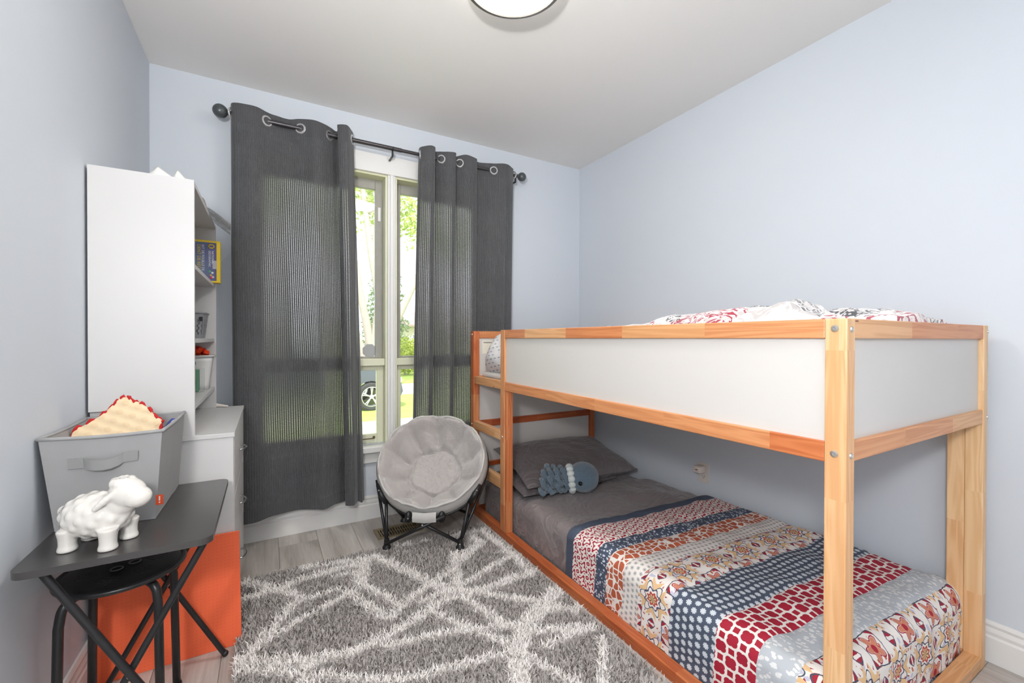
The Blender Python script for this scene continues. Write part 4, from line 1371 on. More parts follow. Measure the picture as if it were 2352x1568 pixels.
for j, z in enumerate(zs):
    for i in range(NB):
        wv_idx[(i, j)] = len(vl)
        vl.append(bas(i / NB, z))
for j in range(len(zs) - 1):
    for i in range(NB):
        if 1 <= j <= 6 and (i + j) % 2 == 0 and (i // 2) % 2 == 0:
            continue                                    # a pierced hole
        fl2.append((bv(i, j), bv(i + 1, j), bv(i + 1, j + 1), bv(i, j + 1)))
fl2.append(tuple(bv(i, 0) for i in range(NB)))
bk_o = wv.add(vl, fl2).build('basket_wall', M_GRYP, bs)
sm = bk_o.modifiers.new('thickness', 'SOLIDIFY')
sm.thickness = 0.003
MB().tube([bas(k / NB, 0.985) for k in range(NB)], 0.004, 8, closed=True).build('rim', M_GRYP, bs, smooth='all')
MB().box(-0.268, -0.256, by0 + 0.003, by0 + 0.006, bz0 + 0.078, bz0 + 0.098).build('printed_tag', plain('tag_black', srgb(40, 40, 42), 0.6), bs)

# white tub with red-orange blocks, green case and blue ball on the lowest shelf
Z0 = SH[0] + 0.0005
tub = thing('white_tub', 'white plastic tub full of red-orange blocks on the lowest shelf', 'tub', (-0.30, 2.49, Z0))
def tubp(a, z, k=1.0):
    s = (0.80 + 0.20 * z) * k
    c_, s_ = math.cos(a), math.sin(a)
    return Vector((-0.310 + 0.087 * s * math.copysign(abs(c_) ** 0.4, c_), 2.50 + 0.072 * s * math.copysign(abs(s_) ** 0.4, s_), Z0 + 0.155 * z))
tb = MB().grid(lambda a, b: tubp(a * 2 * PI, b), 40, 6).build('tub_wall', plain('translucent_white', srgb(232, 232, 230), 0.35, var=0.01), tub, smooth='all')
tb.modifiers.new('thickness', 'SOLIDIFY').thickness = 0.003
MB().prism([tuple(tubp(k * 2 * PI / 24, 0)[:2]) for k in range(24)], 0.003, 'z', Z0).build('tub_floor', M_CABINET, tub)
MB().tube([tubp(k * 2 * PI / 40, 1.0, 1.02) for k in range(40)], 0.005, 8, closed=True).build('rim', M_CABINET, tub, smooth='all')
M_REDB = plain('red_orange_plastic', srgb(236, 62, 16), 0.4, var=0.03)
rb = random.Random(5)
for k in range(18):
    px, py = -0.310 + 0.062 * math.cos(k * 2.4) * math.sqrt(k / 16), 2.498 + 0.046 * math.sin(k * 2.4) * math.sqrt(k / 16)
    pz_ = Z0 + 0.160 + 0.034 * (1 - k / 16)
    q = MB()
    bm = bmesh.new()
    bmesh.ops.create_cube(bm, size=0.026)
    bmesh.ops.bevel(bm, geom=bm.edges[:], offset=0.003, segments=1, affect='EDGES')
    q.bm(bm, Matrix.Translation((px, py, pz_)) @ Matrix.Rotation(rb.uniform(0, 6), 4, (rb.random(), rb.random(), rb.random() + 0.1)))
    tag(q.build('toy_block', M_REDB), 'red-orange toy block heaped in the white tub', 'toy block', 'red-orange toy blocks in the white tub')
gb = thing('green_case', 'clear plastic case with green contents at the front of the lowest shelf', 'case', (-0.31, 2.36, Z0))
def clear_mat():
    m = Mat('clear_plastic')
    t = m.n('BsdfTransparent')
    x = m.n('MixShader')
    x.inputs[0].default_value = 0.18
    m.fin(srgb(216, 226, 222), 0.15)
    m.t.links.new(t.outputs[0], x.inputs[1])
    m.t.links.new(m.b.outputs[0], x.inputs[2])
    m.t.links.new(x.outputs[0], m.t.nodes['Material Output'].inputs[0])
    return m.m
MB().box(-0.40, -0.2470, 2.335, 2.395, Z0, Z0 + 0.105, 0.004).build('clear_shell', clear_mat(), gb)
MB().box(-0.394, -0.266, 2.341, 2.389, Z0 + 0.003, Z0 + 0.098, 0.003).build('green_insert', plain('green_felt', srgb(44, 138, 96), 0.6, var=0.15, scale=30), gb)
MB().box(-0.285, -0.276, 2.330, 2.3345, Z0, Z0 + 0.05, 0.001).build('latch', M_SLOT, gb)
tag(MB().ball((-0.298, 2.366, Z0 + 0.1265), 0.021, 18, 12).build('ball', plain('navy_rubber', srgb(52, 58, 92), 0.5), smooth='all'), 'small navy ball resting on the green case', 'ball')

# papers and clear sleeve on top of the hutch
M_PAPER = plain('paper', srgb(238, 237, 233), 0.8, var=0.01)
def sheet(name, mat, label, fn, nu=10, nv=8, group=None):
    o = tag(MB().grid(fn, nu, nv).build(name, mat, smooth='all', fix=False), label, 'paper', group)
    o.modifiers.new('thickness', 'SOLIDIFY').thickness = 0.0012
    return o
ZT_ = HZ1 + 0.002
def tent(x0, x1, h, y0):
    return lambda a, b: Vector((x0 + (x1 - x0) * a, y0 + 0.05 * b, ZT_ + 0.002 + h * max(0.0, 1 - abs(2 * a - 0.75) / (0.75 if a < 0.375 else 1.25)) * b))
sheet('paper_sheet', M_PAPER, 'upturned paper corner on the hutch top nearer the left wall', tent(-0.385, -0.262, 0.056, 1.915), 16, 8, group='loose papers on the hutch')
sheet('paper_sheet', M_PAPER, 'upturned paper corner on the hutch top nearer the curtain', tent(-0.335, -0.225, 0.078, 1.99), 16, 8, group='loose papers on the hutch')
sheet('paper_sheet', M_PAPER, 'flat paper along the front edge of the hutch top', lambda a, b: Vector((-0.36 + 0.135 * a, 2.10 + 0.17 * b, ZT_ + 0.006 + 0.012 * a * math.sin(b * 3))), group='loose papers on the hutch')
def sleeve_mat():
    m = Mat('clear_sleeve')
    t = m.n('BsdfTransparent')
    x = m.n('MixShader')
    m.set(x, 0, m.noise(m.coord(), 18.0, 3).step(0.35, 0.7) * 0.4 + 0.35)
    m.fin(srgb(206, 208, 210), 0.2)
    m.t.links.new(t.outputs[0], x.inputs[1])
    m.t.links.new(m.b.outputs[0], x.inputs[2])
    m.t.links.new(x.outputs[0], m.t.nodes['Material Output'].inputs[0])
    return m.m
sheet('plastic_sleeve', sleeve_mat(), 'clear plastic sleeve drooping over the far edge of the hutch top', lambda a, b: Vector((-0.32 + 0.18 * a - 0.02 * b * a, 2.29 + 0.27 * b, ZT_ + 0.012 - 0.055 * max(0, (a - 0.52) / 0.48) + 0.006 * math.sin(6 * b + 3 * a))), 16, 10)
sheet('crumpled_tissue', plain('tissue', srgb(236, 226, 218), 0.85), 'scrap of cream tissue on the dresser top beside the hutch', lambda a, b: Vector((-0.255 + 0.085 * a, 2.585 + 0.015 * b - 0.03 * a, DZ + 0.003 + 0.024 * max(0, math.sin(PI * b)) * (1 - a) + 0.006 * a * math.sin(PI * b))))

# ================================================================== ORANGE BOARD
def foam_mat():
    m = Mat('orange_dotted_foam')
    x, y, z = m.sep(m.coord())
    a = (x * 85.0).frac() - 0.5
    b = (z * 85.0).frac() - 0.5
    d = (a * a + b * b).sqrt().lt(0.22)
    m.bump(d, 0.3, 0.002)
    return m.fin(m.mix(d * 0.16, srgb(255, 112, 68), srgb(226, 72, 34)), 0.6)
ob = MB()
lean = 0.006
oy = 1.846
ob.add([(-0.478, oy - 0.004, 0.001), (-0.083, oy - 0.004, 0.001), (-0.083, oy + 0.006, 0.001), (-0.478, oy + 0.006, 0.001),
        (-0.478, oy + lean, 0.407), (-0.090, oy + lean, 0.407), (-0.090, oy + lean + 0.010, 0.407), (-0.478, oy + lean + 0.010, 0.407)],
       [(0, 1, 5, 4), (1, 2, 6, 5), (2, 3, 7, 6), (3, 0, 4, 7), (4, 5, 6, 7), (0, 3, 2, 1)])
tag(ob.build('foam_board', foam_mat()), 'bright orange foam board leaning against the dresser side', 'board')

# ================================================================== TRAY TABLE
def tray_mat():
    m = Mat('black_wood_tray')
    x, y, z = m.sep(m.coord())
    g = m.noise(m.comb(x * 6.0, y * 120.0, z * 20.0), 1.0, 3)
    m.bump(g, 0.08, 0.001)
    return m.fin(m.mix(g, srgb(46, 44, 44), srgb(66, 63, 62)), 0.4, Coat_Weight=0.6, Coat_Roughness=0.3)
tt = thing('tray_table', 'small black folding tray table holding the fabric bin', 'table', (-0.30, 1.56, 0))
tx0, tx1, ty0, ty1, tz = -0.478, -0.120, 1.302, 1.826, 0.614
poly = []
r = 0.028
for cx_, cy_, a0 in ((tx1 - r, ty1 - r, 0), (tx0 + r, ty1 - r, 1), (tx0 + r, ty0 + r, 2), (tx1 - r, ty0 + r, 3)):
    for k in range(7):
        a = (a0 + k / 6) * PI / 2
        poly.append((cx_ + r * math.cos(a), cy_ + r * math.sin(a)))
MB().prism(poly, 0.016, 'z', tz - 0.016).build('table_top', tray_mat(), tt)
def bar(p, q, name='leg', r=0.0085):
    return MB().tube([p, q], r, 10).build(name, M_BLACKMETAL, tt, smooth=True)
for yy, dlt in ((1.345, 0.012), (1.795, -0.012)):
    bar((-0.438, yy, 0.592), (-0.130, yy, 0.008))
    bar((-0.138, yy + dlt, 0.592), (-0.446, yy + dlt, 0.008))
    for xq in (-0.130, -0.446):
        MB().ball((xq, yy + (dlt if xq < -0.2 else 0), 0.0105), 0.0105, 10, 8).build('foot_cap', M_PLAST, tt, smooth='all')
    MB().ball((-0.288, yy + dlt / 2, 0.3), 0.008, 10, 8, (1, 1.6, 1)).build('pivot', M_STEEL, tt, smooth='all')
bar((-0.438, 1.345, 0.590), (-0.438, 1.795, 0.590), 'top_bar')
bar((-0.138, 1.357, 0.590), (-0.138, 1.783, 0.590), 'top_bar')

# ================================================================== STOOL
st = thing('round_stool', 'black metal stool with pierced round seat under the tray table', 'stool', (-0.355, 1.60, 0))
sc_, sr, sz = Vector((-0.355, 1.60)), 0.136, 0.468
# pierced seat: cells of a fine grid, holes left open in clusters
cl = [(0.055 * math.cos(k * PI / 3 + 0.3) * 1.35, 0.055 * math.sin(k * PI / 3 + 0.3) * 1.35) for k in range(6)]
bm = bmesh.new()
NG = 84
vd = {}
def gv(i, j):
    if (i, j) not in vd:
        vd[(i, j)] = bm.verts.new((sc_.x - sr + 2 * sr * i / NG, sc_.y - sr + 2 * sr * j / NG, sz - 0.004 * 0))
    return vd[(i, j)]
for i in range(NG):
    for j in range(NG):
        x = -sr + 2 * sr * (i + 0.5) / NG
        y = -sr + 2 * sr * (j + 0.5) / NG
        if math.hypot(x, y) > sr * 0.985:
            continue
        inc = any(math.hypot(x - a, y - b) < 0.024 for a, b in cl)
        if inc and (i + j) % 4 == 0 and i % 2 == 0:
            continue
        bm.faces.new((gv(i, j), gv(i + 1, j), gv(i + 1, j + 1), gv(i, j + 1)))
for q in bm.verts:
    d = math.hypot(q.co.x - sc_.x, q.co.y - sc_.y) / sr
    q.co.z = sz - 0.006 * d ** 6 - 0.004 * (1 - d * d)
s_o = MB().bm(bm).build('seat', M_BLACKMETAL, st, smooth='all')
s_o.modifiers.new('thickness', 'SOLIDIFY').thickness = 0.002
MB().tube([(sc_.x + sr * math.cos(a), sc_.y + sr * math.sin(a), sz - 0.009) for a in [2 * PI * k / 56 for k in range(56)]], 0.0075, 10, closed=True).build('rolled_rim', M_BLACKMETAL, st, smooth='all')
for ex, ey in ((-0.012, -0.012), (0.022, 0.014)):
    MB().tube([(sc_.x + ex + 0.013 * math.cos(a), sc_.y + ey + 0.013 * math.sin(a), sz - 0.001) for a in [2 * PI * k / 24 for k in range(24)]], 0.0018, 6, closed=True).build('embossed_ring', plain('worn_black', srgb(120, 120, 122), 0.3, 0.6), st, smooth='all')
legs = [(-0.268, 1.510), (-0.262, 1.675), (-0.438, 1.690), (-0.452, 1.510)]
for k, (lx, ly) in enumerate(legs):
    d = Vector((lx - sc_.x, ly - sc_.y, 0))
    dn = d.normalized()
    p0 = Vector((sc_.x, sc_.y, sz - 0.030)) + dn * 0.03
    p1 = Vector((lx, ly, sz - 0.030)) - dn * 0.03
    p2 = Vector((lx, ly, sz - 0.045)) + dn * 0.0
    p3 = Vector((lx, ly, sz - 0.09)) + dn * 0.010
    p4 = Vector((lx, ly, 0.006)) + dn * 0.018
    if p4.x < -0.47: p4.x = -0.47
    MB().tube(spline([p0, p1, p2, p3], 6) + [p4], 0.0105, 12).build('leg', M_BLACKMETAL, st, smooth='all')
    MB().lathe([(0.001, 0), (0.013, 0), (0.013, 0.03), (0.011, 0.034)], 12, Matrix.Translation((p4.x, p4.y, 0))).build('foot_cap', M_PLAST, st, smooth=True)

# ================================================================== FABRIC BIN
M_FELT = plain('grey_canvas_bin', srgb(156, 156, 156), 0.85, var=0.05, scale=14, bump=0.1)
bn = thing('fabric_bin', 'grey fabric storage bin with strap handle on the tray table', 'bin', (-0.37, 1.68, tz))
zb0, zb1 = tz + 0.001, 0.856
bot_ = [(-0.474, 1.532), (-0.268, 1.510), (-0.262, 1.822), (-0.470, 1.822)]
top_ = [(-0.498, 1.516), (-0.252, 1.504), (-0.248, 1.842), (-0.496, 1.842)]
def bin_wall(off, z0, z1, name, mat, inset=0.0):
    """four bulging sides"""
    mb = MB()
    for k in range(4):
        a0, a1 = Vector(bot_[k]), Vector(bot_[(k + 1) % 4])
        b0, b1 = Vector(top_[k]), Vector(top_[(k + 1) % 4])
        c_ = Vector((-0.37, 1.675))
        def fn(u, v, a0=a0, a1=a1, b0=b0, b1=b1, k=k):
            t = z0 + (z1 - z0) * v
            p = a0.lerp(a1, u).lerp(b0.lerp(b1, u), t)
            dd = (p - c_)
            p = c_ + dd * (1 - off)
            wrk = 0.006 * nz(u * 3 + k * 9, t * 3, 2) * math.sin(PI * min(1, max(0, u))) * (1 - off * 3)
            n2 = Vector(((a1 - a0).y, -(a1 - a0).x)).normalized()
            p = p + n2 * (wrk if k != 3 and k != 2 else -abs(wrk) * 0.3)
            p.x = max(p.x, XL + 0.004)
            return Vector((p.x, p.y, zb0 + (zb1 - zb0) * t + 0.004 * math.sin(PI * u) * -1 * (t > 0.95)))
        mb.grid(fn, 14, 10)
    return mb.build(name, mat, bn, smooth='all', fix=False)
bin_wall(0.0, 0.0, 1.0, 'outer_wall', M_FELT)
bin_wall(0.045, 0.02, 1.0, 'lining', M_FELT)
MB().prism(bot_, 0.004, 'z', zb0).build('bottom', M_FELT, bn)
hem = MB()
for k in range(4):
    p0, p1 = Vector((*top_[k], zb1)), Vector((*top_[(k + 1) % 4], zb1))
    hem.tube([p0.lerp(p1, t) + Vector((0, 0, 0.001 - 0.004 * math.sin(PI * t))) for t in [q / 8 for q in range(9)]], 0.0048, 8)
hem.build('hem', M_FELT, bn, smooth='all')
def near(u, t, o_=0.0):
    p = Vector(bot_[0]).lerp(Vector(bot_[1]), u).lerp(Vector(top_[0]).lerp(Vector(top_[1]), u), t)
    return Vector((p.x, p.y - o_, zb0 + (zb1 - zb0) * t))
hd_ = MB()
us = [0.20, 0.28, 0.33, 0.36, 0.42, 0.5, 0.58, 0.64, 0.67, 0.72, 0.80]
of = [0.004, 0.004, 0.004, 0.012, 0.019, 0.021, 0.019, 0.012, 0.004, 0.004, 0.004]
tt_ = [0.72, 0.72, 0.72, 0.705, 0.695, 0.69, 0.70, 0.72, 0.74, 0.745, 0.75]
v, f = [], []
for u, o_, t in zip(us, of, tt_):
    for dt, oo in ((-0.055, o_), (0.055, o_), (0.055, o_ - 0.003), (-0.055, o_ - 0.003)):
        v.append(near(u, t + dt, oo))
for i in range(len(us) - 1):
    for j in range(4):
        f.append((i * 4 + j, i * 4 + (j + 1) % 4, (i + 1) * 4 + (j + 1) % 4, (i + 1) * 4 + j))
hd_.add(v, f).build('strap_handle', plain('grey_webbing', srgb(146, 146, 146), 0.85, var=0.04), bn, smooth=True)
c0 = near(1.0, 0.16, 0.003)
lbo = MB().box(c0.x - 0.001, c0.x + 0.015, c0.y - 0.0012, c0.y, c0.z, c0.z + 0.027).build('orange_tag', plain('orange_tag', srgb(238, 84, 36), 0.6, var=0.02), bn)
MB().box(c0.x + 0.0055, c0.x + 0.0085, c0.y - 0.0018, c0.y - 0.0012, c0.z + 0.0115, c0.z + 0.0235).box(c0.x + 0.0055, c0.x + 0.0085, c0.y - 0.0018, c0.y - 0.0012, c0.z + 0.005, c0.z + 0.0085).build('exclamation_mark', M_PW, lbo)
# cloth with a red scalloped edge poking out of the bin
def cloth_mat():
    m = Mat('cream_dotted_cloth')
    x, y, z = m.sep(m.coord())
    a = (x * 130.0 + z * 60.0).sin() * (z * 150.0 - x * 40.0).sin()
    m.bump(a, 0.4, 0.003)
    return m.fin(m.mix(a.gt(0.35) * 0.35, srgb(238, 214, 176), srgb(222, 190, 148)), 0.85)
cw = thing('cream_cloth', 'cream cloth with red scalloped edge peeking out of the fabric bin', 'cloth', (-0.36, 1.66, 0.72))
# outline of the peak in the sheet's own plane: (along, up)
outl = [(-0.115, 0.70), (-0.115, 0.855), (-0.09, 0.880), (-0.055, 0.905), (-0.030, 0.932), (-0.012, 0.952), (0.006, 0.955), (0.018, 0.944), (0.035, 0.938), (0.058, 0.918), (0.075, 0.896), (0.092, 0.882), (0.088, 0.86), (0.08, 0.70)]
ol_ = spline([(a, b, 0) for a, b in outl], 5)
def cl_p(p, o_=0.0):
    t = p.x
    return Vector((-0.368 + t, 1.665 + 0.10 * (p.y - 0.80) - 0.25 * t * t * 4 - 0.16 * t + o_, p.y - 0.02))
cv = MB()
vf = [cl_p(p, 0.0) for p in ol_] + [cl_p(p, 0.006) for p in ol_]
n_ = len(ol_)
cv.add(vf, [tuple(range(n_)), tuple(range(n_, 2 * n_))[::-1]] + [(i, (i + 1) % n_, (i + 1) % n_ + n_, i + n_) for i in range(n_)])
cv.build('cloth_sheet', cloth_mat(), cw)
ed = [cl_p(p, 0.003) + Vector((0, 0, 0.004 * math.sin(i * 1.7))) for i, p in enumerate(ol_) if p.y > 0.72]
MB().tube(ed, [0.0035 + 0.0018 * math.sin(i * 1.3) for i in range(len(ed))], 6).build('red_edging', plain('red_thread', srgb(190, 28, 30), 0.8), cw, smooth='all')
tag(MB().grid(lambda a, b: Vector((-0.30 + 0.035 * a, 1.70 + 0.11 * b, 0.815 + 0.014 * math.sin(a * 4 + b * 5) + 0.015 * b)), 10, 14).build('blue_white_cloth', (lambda m: m.fin(m.mix((m.sep(m.coord())[1] * 170.0).sin().gt(0.0), srgb(232, 232, 236), srgb(72, 86, 168)), 0.8))(Mat('blue_stripe_cloth')), smooth='all', fix=False), 'blue and white cloth lying inside the fabric bin', 'cloth').modifiers.new('thickness', 'SOLIDIFY').thickness = 0.003
tag(MB().box(-0.462, -0.282, 1.555, 1.80, zb0 + 0.005, 0.795, 0.02).build('folded_clothes', plain('pale_laundry', srgb(206, 206, 212), 0.85, var=0.06, scale=12)), 'folded pale laundry deep inside the fabric bin', 'laundry')

# ================================================================== CERAMIC SHEEP
M_CERAM = plain('white_glazed_ceramic', srgb(222, 218, 212), 0.08, var=0.008, scale=8, Coat_Weight=0.6, Coat_Roughness=0.05)
sh = thing('ceramic_sheep', 'glossy white ceramic sheep on the tray table before the bin', 'figurine', (-0.350, 1.392, tz + 0.0005), math.radians(-24.8))
def remeshed(mb, name, vox, smooth_it, mat, parent):
    o = mb.build(name, mat, parent, world=False, fix=False)
    r_ = o.modifiers.new('weld', 'REMESH')
    r_.mode = 'VOXEL'
    r_.voxel_size = vox
    s_ = o.modifiers.new('soften', 'SMOOTH')
    s_.iterations = smooth_it
    s_.factor = 0.5
    dg = bpy.context.evaluated_depsgraph_get()
    me = bpy.data.meshes.new_from_object(o.evaluated_get(dg))
    o.modifiers.clear()
    o.data = me
    me.name = name
    if not me.materials: me.materials.append(mat)
    me.polygons.foreach_set('use_smooth', [True] * len(me.polygons))
    return o
b = MB()
bc = Vector((-0.008, 0, 0.072))
b.ball(bc, 0.054, 32, 20, (1.38, 1.0, 0.98))
for k in range(76):                                     # soft woolly bumps, golden-spiral spread
    zz = 1 - 2 * (k + 0.5) / 76
    a = k * 2.399963
    rr = math.sqrt(1 - zz * zz)
    d = Vector((rr * math.cos(a) * 0.0745, rr * math.sin(a) * 0.054, zz * 0.053))
    n_ = Vector((d.x / 0.0745 ** 2, d.y / 0.054 ** 2, d.z / 0.053 ** 2)).normalized()
    b.ball(bc + d - n_ * 0.0118, 0.015, 14, 10)
for lx in (-0.048, 0.040):
    for ly in (-0.031, 0.031):
        b.lathe([(0.001, 0.0), (0.0185, 0.0), (0.0195, 0.004), (0.0165, 0.014), (0.017, 0.030), (0.021, 0.050), (0.001, 0.052)], 20, Matrix.Translation((lx, ly, 0)))
hcn = Vector((0.066, -0.008, 0.126))
b.ball(hcn, 0.032, 24, 16, (1.22, 1.0, 1.08))
b.ball(hcn + Vector((0.026, -0.004, -0.010)), 0.0275, 20, 14, (1.05, 0.95, 0.92))
b.ball((0.045, 0, 0.102), 0.036, 20, 12)
for k in range(9):                                      # wool cap
    a = k * 2.4
    b.ball(hcn + Vector((-0.010 + 0.015 * math.cos(a) * (k > 0), 0.016 * math.sin(a) * (k > 0), 0.025)), 0.0125, 10, 6)
for sg in (-1, 1):                                      # drooping ears
    for t in range(6):
        b.ball(hcn + Vector((-0.008 - 0.0065 * t, sg * (0.027 + 0.0028 * t), 0.008 - 0.0065 * t)), 0.0095 - abs(t - 2.5) * 0.0013, 10, 6)
b.ball((-0.082, 0, 0.082), 0.013, 12, 8)
remeshed(b, 'sheep_body', 0.0024, 8, M_CERAM, sh)
# ================================================================== OUTSIDE
GZ = -0.60
def grass_mat():
    m = Mat('lawn_grass')
    n = m.noise(m.coord(), 3.0, 5, 0.7)
    return m.fin(m.mix(n, srgb(126, 160, 66), srgb(190, 206, 110)), 0.9)
M_CONC = plain('pale_concrete', srgb(214, 210, 200), 0.85, var=0.04, scale=3)
M_ASPH = plain('sunlit_asphalt', srgb(188, 186, 182), 0.9, var=0.04, scale=4)
M_GRASS = grass_mat()
def ground(name, y0, y1, mat, label, cat, z=GZ):
    return tag(MB().box(-30, 45, y0, y1, z - 0.2, z).build(name, mat), label, cat, kind='structure')
ground('lawn_near', YB + T, 8.0, M_GRASS, 'green front lawn just outside the window', 'lawn')
ground('sidewalk', 8.0, 9.1, M_CONC, 'pale concrete sidewalk crossing the front lawn', 'sidewalk', GZ + 0.01)
ground('lawn_verge', 9.1, 13.1, M_GRASS, 'grass verge between sidewalk and street', 'lawn')
ground('street', 13.1, 16.6, M_ASPH, 'pale sunlit street beyond the verge', 'street', GZ - 0.04)
ground('lawn_far', 16.6, 80.0, M_GRASS, 'lawn in front of the bungalow across the street', 'lawn')

M_BARK = plain('pale_bark', srgb(172, 164, 154), 0.9, var=0.12, scale=9, bump=0.4)
def leaf_mat(name, a, b):
    m = Mat(name)
    h = m.attr('rnd')
    m.fin(m.mix(h, a, b), 0.7)
    t = m.n('BsdfTranslucent')
    m.t.links.new(m.b.inputs['Base Color'].links[0].from_socket, t.inputs[0])
    x = m.n('MixShader')
    x.inputs[0].default_value = 0.4
    m.t.links.new(m.b.outputs[0], x.inputs[1])
    m.t.links.new(t.outputs[0], x.inputs[2])
    m.t.links.new(x.outputs[0], m.t.nodes['Material Output'].inputs[0])
    return m.m
def leaves(name, P, size, mat, parent, flat=0.5):
    """P: N x 3 world points -> one leaf quad each"""
    N = len(P)
    a = rng.normal(size=(N, 3)); a /= np.linalg.norm(a, axis=1)[:, None]
    b = rng.normal(size=(N, 3)); b = np.cross(a, b); b /= np.linalg.norm(b, axis=1)[:, None]
    s = rng.uniform(0.6, 1.2, N)[:, None] * size
    V = np.stack([P - a * s, P + b * s * 0.55, P + a * s, P - b * s * 0.55], 1)
    inv = np.array(WM[parent.name].translation)
    me = bpy.data.meshes.new(name)
    me.vertices.add(N * 4)
    me.vertices.foreach_set('co', (V.reshape(-1, 3) - inv).astype(np.float32).ravel())
    me.loops.add(N * 4)
    me.loops.foreach_set('vertex_index', np.arange(N * 4, dtype=np.int32))
    me.polygons.add(N)
    me.polygons.foreach_set('loop_start', np.arange(0, N * 4, 4, dtype=np.int32))
    me.update(calc_edges=True)
    at = me.attributes.new('rnd', 'FLOAT', 'POINT')
    at.data.foreach_set('value', np.repeat(rng.random(N), 4).astype(np.float32))
    me.materials.append(mat)
    o = bpy.data.objects.new(name, me)
    COL.objects.link(o)
    o.parent = parent
    o['kind'] = 'stuff'
    reg(o, WM[parent.name])
    return o
def blob(c, r, n, sc=(1, 1, 1)):
    d = rng.normal(size=(n, 3)); d /= np.linalg.norm(d, axis=1)[:, None]
    return np.array(c) + d * (rng.random(n) ** 0.4)[:, None] * r * np.array(sc)
M_LEAF = leaf_mat('maple_leaf', srgb(150, 176, 84), srgb(214, 220, 150))
M_NEEDLE = leaf_mat('spruce_needle', srgb(112, 136, 104), srgb(160, 178, 140))
M_HEDGE = leaf_mat('hedge_leaf', srgb(132, 160, 66), srgb(206, 210, 110))
# multi-stemmed pale tree on the lawn
tr = thing('front_yard_tree', 'pale multi-stemmed tree on the verge outside the window', 'tree', (2.59, 12.55, GZ))
stems = [
    ([(2.59, 12.55, -0.6), (2.62, 12.55, 0.62), (2.77, 12.55, 2.11), (2.59, 12.63, 3.44), (2.5, 12.71, 4.22), (2.34, 12.86, 6.25), (2.42, 12.86, 9.06)], [0.266, 0.173, 0.113, 0.1, 0.086, 0.066, 0.027]),
    ([(2.5, 12.55, 0.16), (2.5, 12.55, 1.09), (2.27, 12.55, 2.34), (2.11, 12.63, 3.28), (1.8, 12.71, 4.69), (1.25, 12.86, 7.19)], [0.159, 0.12, 0.1, 0.093, 0.08, 0.04]),
    ([(2.44, 12.47, 0.08), (2.22, 12.39, 0.94), (1.95, 12.39, 1.72), (1.41, 12.39, 3.44), (0.62, 12.55, 5.94)], [0.133, 0.106, 0.093, 0.08, 0.04]),
    ([(2.69, 12.55, 0.47), (3.16, 12.55, 1.41), (3.83, 12.55, 2.81), (4.69, 12.71, 4.53), (5.31, 12.86, 6.87)], [0.146, 0.113, 0.1, 0.08, 0.04]),
    ([(2.59, 12.63, 3.44), (2.73, 12.71, 4.37), (2.81, 12.86, 5.94), (3.28, 13.02, 7.97)], [0.08, 0.066, 0.06, 0.027]),
    ([(2.11, 12.63, 3.28), (1.64, 12.55, 3.67), (0.78, 12.55, 3.91)], [0.04, 0.033, 0.016]),
    ([(2.5, 12.71, 4.69), (2.89, 12.55, 4.87), (3.36, 12.55, 4.77)], [0.033, 0.027, 0.013]),
]
for pts, rs in stems:
    sp = spline(pts, 5)
    rr = []
    for i in range(len(pts) - 1):
        rr += [rs[i] + (rs[i + 1] - rs[i]) * k / 5 for k in range(5)]
    MB().tube(sp, rr + [rs[-1]], 9).build('stem', M_BARK, tr, smooth='all')
LP = [blob((rng.uniform(-2.3, 7.8), rng.uniform(11.6, 15.0), rng.uniform(4.6, 9.5)), rng.uniform(0.8, 1.4), 330, (1.2, 1, 0.6)) for _ in range(38)]
leaves('foliage', np.concatenate(LP), 0.085, M_LEAF, tr)
# spruce across the street
def spruce(x, y, h, r, label):
    t = thing('spruce_tree', label, 'tree', (x, y, GZ), group='spruces across the street')
    MB().tube([(x, y, GZ), (x, y, GZ + h * 0.95)], [0.18, 0.03], 8).build('trunk', plain('spruce_bark', srgb(112, 98, 84), 0.9), t)
    pts = []
    for k in range(26):
        z = 0.8 + (h - 1.0) * k / 26
        rr = r * (1 - k / 26) ** 0.9 + 0.1
        for j in range(9):
            a = rng.uniform(0, 2 * PI)
            n = int(16 + 34 * rr)
            tq = rng.random(n)
            pts.append(np.stack([x + math.cos(a) * rr * tq + rng.normal(0, 0.05, n), y + math.sin(a) * rr * tq + rng.normal(0, 0.05, n), GZ + z - 0.28 * rr * tq ** 1.5 + rng.normal(0, 0.05, n)], 1))
    leaves('foliage', np.concatenate(pts), 0.075, M_NEEDLE, t)
spruce(5.6, 23.6, 7.9, 1.6, 'tall dark green spruce right of the window mullion')
spruce(1.9, 23.0, 6.6, 1.7, 'dark green spruce seen behind the pale tree stems')
def shrub(x, y, r, h, label):
    t = thing('round_shrub', label, 'shrub', (x, y, GZ), group='shrubs across the street')
    MB().tube([(x, y, GZ), (x, y, GZ + h * 0.6)], 0.05, 6).build('stem', M_BARK, t)
    leaves('foliage', blob((x, y, GZ + h * 0.52), 1.0, 2600, (r, r, h * 0.5)), 0.07, M_HEDGE, t)
shrub(5.6, 20.0, 0.9, 1.75, 'rounded yellow-green shrub before the bungalow')
shrub(7.6, 20.3, 0.9, 1.6, 'rounded shrub at the bungalow corner by the right curtain')
shrub(2.5, 18.9, 1.0, 2.1, 'leafy green shrub seen behind the pale tree trunk')
# reddish-leaved shrub above the car
rsh = thing('copper_shrub', 'copper-leaved shrub just behind the parked car', 'shrub', (1.72, 12.8, GZ))
MB().tube([(1.72, 12.8, GZ), (1.72, 12.8, GZ + 0.9)], 0.04, 6).build('stem', M_BARK, rsh)
leaves('foliage', blob((1.72, 12.8, GZ + 1.2), 1.0, 1100, (0.55, 0.28, 0.45)), 0.05, leaf_mat('copper_leaf', srgb(150, 112, 100), srgb(196, 170, 140)), rsh)

